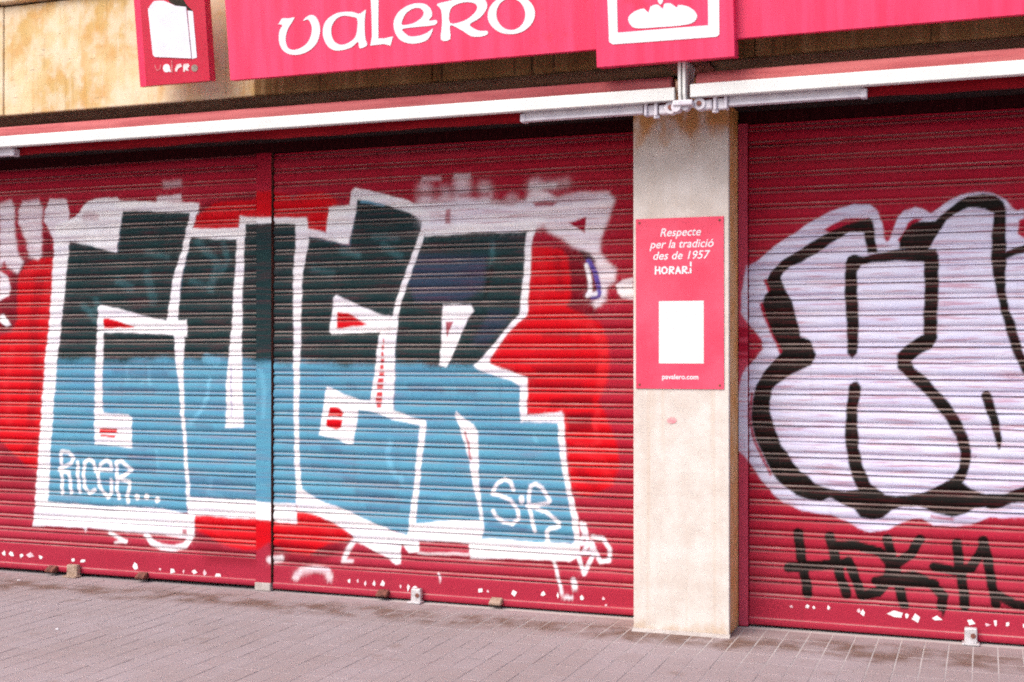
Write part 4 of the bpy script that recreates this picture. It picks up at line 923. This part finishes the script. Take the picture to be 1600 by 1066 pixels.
# ------------------------------------------------------------------ awnings
def make_awning(x0, x1, zc, label, arms, joint_side, roll_end):
    a = empty('folded_awning', ((x0 + x1) / 2, -0.44, zc))
    tag(a, label, 'awning', 'folded awnings under the beam')
    ox, oy, oz = a.location
    # front bar: a hollow profile with a rounded nose
    bm = bmesh.new()
    add_prism(bm, [(-0.022, -0.034), (-0.022, 0.026), (-0.014, 0.033), (0.018, 0.033), (0.024, 0.026), (0.024, -0.034)], x0 - ox, x1 - ox)
    bmesh.ops.bevel(bm, geom=[e for e in bm.edges], offset=0.003, segments=1, affect='EDGES')
    bm_obj('front_bar', bm, M['bar_white'], a)
    # rolled canvas behind and above the bar
    bm = bmesh.new()
    add_cyl(bm, (0, 0.056, 0.044), (1, 0, 0), 0.056, x1 - x0 - 0.05, 28)
    bm_obj('canvas_roll', bm, M['canvas'], a, True)
    # the canvas edge hangs in a shallow fold under the bar
    xs = np.linspace(x0 - ox + 0.02, x1 - ox - 0.03, 120)
    vv, ff = [], []
    zz = [(0.085, -0.010), (0.088, -0.040), (0.10, -0.060), (0.125, -0.066), (0.145, -0.05), (0.15, -0.02)]
    for x in xs:
        for (yy, z_) in zz:
            vv.append((x, yy + 0.002 * math.sin(x * 9 + yy * 30), z_ + 0.003 * math.sin(x * 5.3) + 0.002 * math.sin(x * 17)))
    m = len(zz)
    for i in range(len(xs) - 1):
        for j in range(m - 1):
            ff.append((i * m + j, (i + 1) * m + j, (i + 1) * m + j + 1, i * m + j + 1))
    mesh_obj('canvas_fold', vv, ff, M['valance'], a, True)
    for (ax0, ax1, end) in arms:
        bm = bmesh.new()
        add_prism(bm, [(0.035, -0.079), (0.031, -0.073), (0.031, -0.031), (0.036, -0.025), (0.070, -0.025), (0.074, -0.031), (0.074, -0.073), (0.069, -0.079)], ax0 - ox, ax1 - ox)
        add_box(bm, ax0 - ox, ax1 - ox, 0.026, 0.0312, -0.0775, -0.066)
        arm = bm_obj('folding_arm', bm, M['arm'], a)
        bm = bmesh.new()
        e = ax0 if end < 0 else ax1
        add_box(bm, e - ox - 0.016, e - ox + 0.016, 0.0245, 0.080, -0.083, -0.038, 0.006, 2)
        bm_obj('arm_end_cap', bm, M['arm'], arm)
    return a

aw_l = make_awning(-5.6, 0.333, 2.773, 'folded awning with long white bar above the left and middle shutters', [(-0.482, 0.159, -1), (-4.9, -3.80, 1)], 1, 1)
aw_r = make_awning(0.411, 3.6, 2.783, 'folded awning with white bar right of the steel bracket, over the right shutter', [(0.592, 1.235, 1)], -1, -1)

def arm_joint(aw, s, x0):
    """cast shoulder of a folding arm: clevis, pin lugs and a round boss, s = direction away from the bracket"""
    ox, oy, oz = aw.location
    j = lambda d: x0 + s * d - ox
    bm = bmesh.new()
    zc = -0.066
    add_cyl(bm, (j(0.012), 0.030, zc + 0.002), (0, 1, 0), 0.030, 0.055, 24)
    add_box(bm, min(j(0.02), j(0.075)), max(j(0.02), j(0.075)), 0.012, 0.055, zc - 0.026, zc + 0.022, 0.008, 2)
    add_box(bm, min(j(0.080), j(0.098)), max(j(0.080), j(0.098)), 0.005, 0.062, zc - 0.034, zc + 0.036, 0.006, 2)
    add_box(bm, min(j(0.096), j(0.135)), max(j(0.096), j(0.135)), 0.022, 0.058, zc - 0.028, zc + 0.026, 0.006, 2)
    add_box(bm, min(j(0.133), j(0.150)), max(j(0.133), j(0.150)), 0.008, 0.064, zc - 0.030, zc + 0.038, 0.006, 2)
    o = bm_obj('arm_shoulder', bm, M['arm'], aw)
    bm = bmesh.new()
    add_cyl(bm, (j(0.012), 0.001, zc + 0.003), (0, 1, 0), 0.013, 0.008, 16)
    bm_obj('pin_hole', bm, M['rust'], o)
    bm = bmesh.new()
    add_cyl(bm, (j(0.088), 0.03, zc - 0.036), (0, 0, 1), 0.016, 0.012, 16)
    bm_obj('pivot_pin', bm, M['arm'], o)
arm_joint(aw_l, -1, 0.3195)
arm_joint(aw_r, 1, 0.4395)

def make_bracket():
    b = empty('awning_bracket', (0.374, -0.44, 2.935))
    tag(b, 'white steel bracket hanging between the two folded awnings above the pillar', 'bracket')
    for dx in (-0.011, 0.011):
        bm = bmesh.new()
        add_prism(bm, [(-0.045, 0.003), (-0.040, -0.17), (-0.03, -0.20), (0.05, -0.20), (0.12, -0.12), (0.20, 0.003)], dx - 0.0075, dx + 0.0075)
        bmesh.ops.bevel(bm, geom=list(bm.edges), offset=0.002, segments=1, affect='EDGES')
        bm_obj('hanger_plate', bm, M['bar_white'], b)
    bm = bmesh.new()
    add_box(bm, -0.045, 0.055, -0.05, 0.04, -0.228, -0.201, 0.006, 2)
    add_cyl(bm, (-0.03, -0.01, -0.232), (0, 1, 0), 0.024, 0.06, 20)
    add_cyl(bm, (0.012, -0.0, -0.228), (0, 1, 0), 0.021, 0.05, 20)
    bm_obj('bracket_foot', bm, M['arm'], b)
    box('mounting_plate', -0.11, 0.10, 0.0, 0.35, 0.004, 0.016, M['rust'], b, 0.003)
    bm = bmesh.new()
    add_cyl(bm, (-0.026, 0.0, -0.125), (1, 0, 0), 0.03, 0.012, 20)
    bm_obj('bearing_disc', bm, M['brown_lock'], b)
make_bracket()

# ------------------------------------------------------------------ signs, leaning forward at the top
LEAN = rad(7.2)
def make_main_sign():
    s = empty('fascia_sign', (0, -0.50, 3.0147), (LEAN, 0, 0))
    tag(s, 'long pink fascia sign with white uncial letters reading valero', 'sign')
    box('sign_panel', -2.197, -0.02, 0.0, 0.06, 0.0, 0.80, M['pink'], s, 0.003)
    for k in 'valero':
        flat_shape('letter', SIGN_LETTERS['r' if k == 'r' else k], -0.0035, 0.003, M['white_print'], s, 3 if k in 'vaero' else 0)
    return s
make_main_sign()

def make_right_sign():
    s = empty('fascia_sign', (0, -0.50, 3.0147), (LEAN, 0, 0))
    tag(s, 'plain pink fascia sign without lettering, right of the bread sign', 'sign')
    box('sign_panel', 0.58, 3.4, 0.0, 0.06, -0.006, 0.80, M['pink'], s, 0.003)
make_right_sign()

def make_bread_sign():
    s = empty('bread_sign', (0, -0.55, 2.918), (LEAN, 0, 0))
    tag(s, 'square pink sign with white framed loaf emblem, standing proud of fascia', 'sign')
    box('sign_panel', -0.041, 0.649, 0.0, 0.105, -0.006, 0.86, M['pink'], s, 0.003)
    flat_shape('emblem_frame', FRAME, -0.0035, 0.003, M['white_print'], s)
    flat_shape('loaf_emblem', [BREAD], -0.0035, 0.003, M['white_print'], s, 2)
    flat_shape('steam_emblem', [SPIKE], -0.0035, 0.003, M['white_print'], s, 3)
make_bread_sign()

def make_box_sign():
    s = empty('box_sign', (0, -0.50, 3.0375), (LEAN, 0, 0))
    tag(s, 'small broken crimson box sign with white loaf shaped plate, on stained concrete', 'sign')
    # folded sheet box: chamfered left side, deep right side
    bm = bmesh.new()
    o2 = [(-2.821, 0.028), (-2.759, 0.0), (-2.330, 0.0), (-2.330, 0.060), (-2.821, 0.060)]
    a = [bm.verts.new((p[0], p[1], -0.012)) for p in o2]
    b = [bm.verts.new((p[0], p[1], 0.66)) for p in o2]
    fs = []
    for i in range(5):
        fs.append(bm.faces.new((a[i], a[(i + 1) % 5], b[(i + 1) % 5], b[i])))
    bm.faces.new(a[::-1]); bm.faces.new(b)
    fs[0].material_index = 1; fs[2].material_index = 1
    bo = bm_obj('sign_case', bm, M['pink_dark'], s)
    bo.data.materials.append(M['pink_mid'])
    flat_shape('loaf_plate', [BOX_SHAPES['plate']], -0.006, 0.006, M['plate'], s)
    flat_shape('plate_strip', [BOX_SHAPES['strip']], -0.0025, 0.003, M['plate'], s)
    flat_shape('broken_opening', [BOX_SHAPES['gap']], -0.001, 0.002, M['hole'], s)
    mats = {'v': 'lost_print', 'l': 'lost_print', 'a': 'white_print', 'a_tail': 'white_print', 'e': 'worn_print', 'r': 'worn_print', 'o': 'grey_print'}
    for k, lp in BOX_LETTERS.items():
        flat_shape('letter', lp, -0.0022 if k != 'a_tail' else -0.0026, 0.002, M[mats[k]], s)
make_box_sign()

# ------------------------------------------------------------------ notice on the pillar
def make_notice():
    n = empty('shop_notice', (0.253, -0.003, 1.75))
    tag(n, 'red notice with white Catalan lettering and white paper, stuck on the pillar', 'notice')
    X, Z = 0.253, 1.75
    bm = bmesh.new()
    add_box(bm, 0.016 - X, 0.490 - X, -0.004, 0.0005, 1.297 - Z, 2.205 - Z, 0.001)
    bm_obj('notice_sheet', bm, M['notice'], n)
    y = -0.0055
    text_shape('lettering', 'Respecte', 0.150 - X, 0.370 - X, 2.108 - Z, y, M['white_print'], n, 0.25, 0.062, 0.008)
    text_shape('lettering', 'per la tradició', 0.092 - X, 0.437 - X, 2.046 - Z, y, M['white_print'], n, 0.25, 0.062, 0.008)
    text_shape('lettering', 'des de 1957', 0.112 - X, 0.420 - X, 1.985 - Z, y, M['white_print'], n, 0.25, 0.062, 0.008)
    text_shape('lettering', 'pavalero.com', 0.160 - X, 0.355 - X, 1.349 - Z, y, M['white_print'], n, 0.0, 0.036, 0.02)
    # hand drawn HORARI
    strokes = [[(0, 0), (1, 30)], [(0, 14), (16, 16)], [(17, 1), (15, 28)],
               [(30, 2), (24, 10), (26, 24), (36, 27), (44, 18), (42, 6), (32, 1)],
               [(52, 0), (54, 27), (66, 26), (68, 18), (55, 13), (68, 1)],
               [(76, 0), (84, 27), (93, 1)], [(79, 10), (92, 10)],
               [(101, 0), (102, 27), (114, 26), (116, 18), (103, 13), (117, 1)], [(122, 3), (124, 3)],
               [(131, 2), (130, 20)], [(131, 29), (131, 44)]]
    vv, ff = [], []
    q = 0
    for st in strokes:
        for a, b in zip(st[:-1], st[1:]):
            d = Vector((b[0] - a[0], b[1] - a[1])); 
            if d.length < 1e-6: continue
            d.normalize(); nn = Vector((-d.y, d.x)) * 3.0; e = d * 1.6
            base = len(vv); yy = y - 0.00006 * q; q += 1
            for s_, p in ((-1, a), (1, b)):
                for sg in (1, -1):
                    px = p[0] + s_ * e.x + sg * nn.x; pz = p[1] + s_ * e.y + sg * nn.y
                    vv.append((0.124 - X + px * 1.46 / 1000, yy, 1.908 - Z + pz * 1.35 / 1000))
            ff.append((base, base + 1, base + 3, base + 2))
    mesh_obj('lettering', vv, ff, M['white_print'], n)
    for sx in (0.036, 0.468):
        for sz in (1.318, 2.184):
            bm = bmesh.new()
            add_cyl(bm, (sx - X, -0.0045, sz - Z), (0, 1, 0), 0.0065, 0.004, 12)
            bm_obj('fixing_screw', bm, M['rust'], n)
    bm = bmesh.new()
    add_box(bm, 0.143 - X, 0.384 - X, -0.0062, -0.0042, 1.432 - Z, 1.763 - Z)
    bm_obj('paper_sheet', bm, M['paper'], n)
make_notice()

# a pink paint mark on the pillar below the notice
flat = flat_shape('paint_splotch', [[(190, 1118), (204, 1112), (226, 1116), (236, 1126), (230, 1142), (212, 1148), (194, 1142), (184, 1130)]], -0.0032, 0.0012, simple('pink_spray_mark', (0.66, 0.22, 0.26, 1), (0.72, 0.45, 0.42, 1), 30.0, 0.8), None, 3)
tag(flat, 'small pink spray mark on the cream pillar below the red notice', 'paint mark')

# litter
def litter(x, y, s, label):
    bm = bmesh.new()
    bmesh.ops.create_icosphere(bm, subdivisions=1, radius=s)
    for v in bm.verts:
        v.co = Vector((v.co.x * random.uniform(0.7, 1.2), v.co.y * random.uniform(0.7, 1.2), max(0, v.co.z * 0.6 * random.uniform(0.6, 1.2))))
    o = bm_obj('paper_scrap', bm, M['scrap'], None)
    o.location = (x, y, 0.001)
    tag(o, label, 'litter', 'scraps on the pavement')
litter(-4.14, 0.05, 0.014, 'white paper scrap on pavement nearest the left shutter')
litter(-2.91, -1.06, 0.012, 'white paper scrap on open pavement farther out from the left shutter')
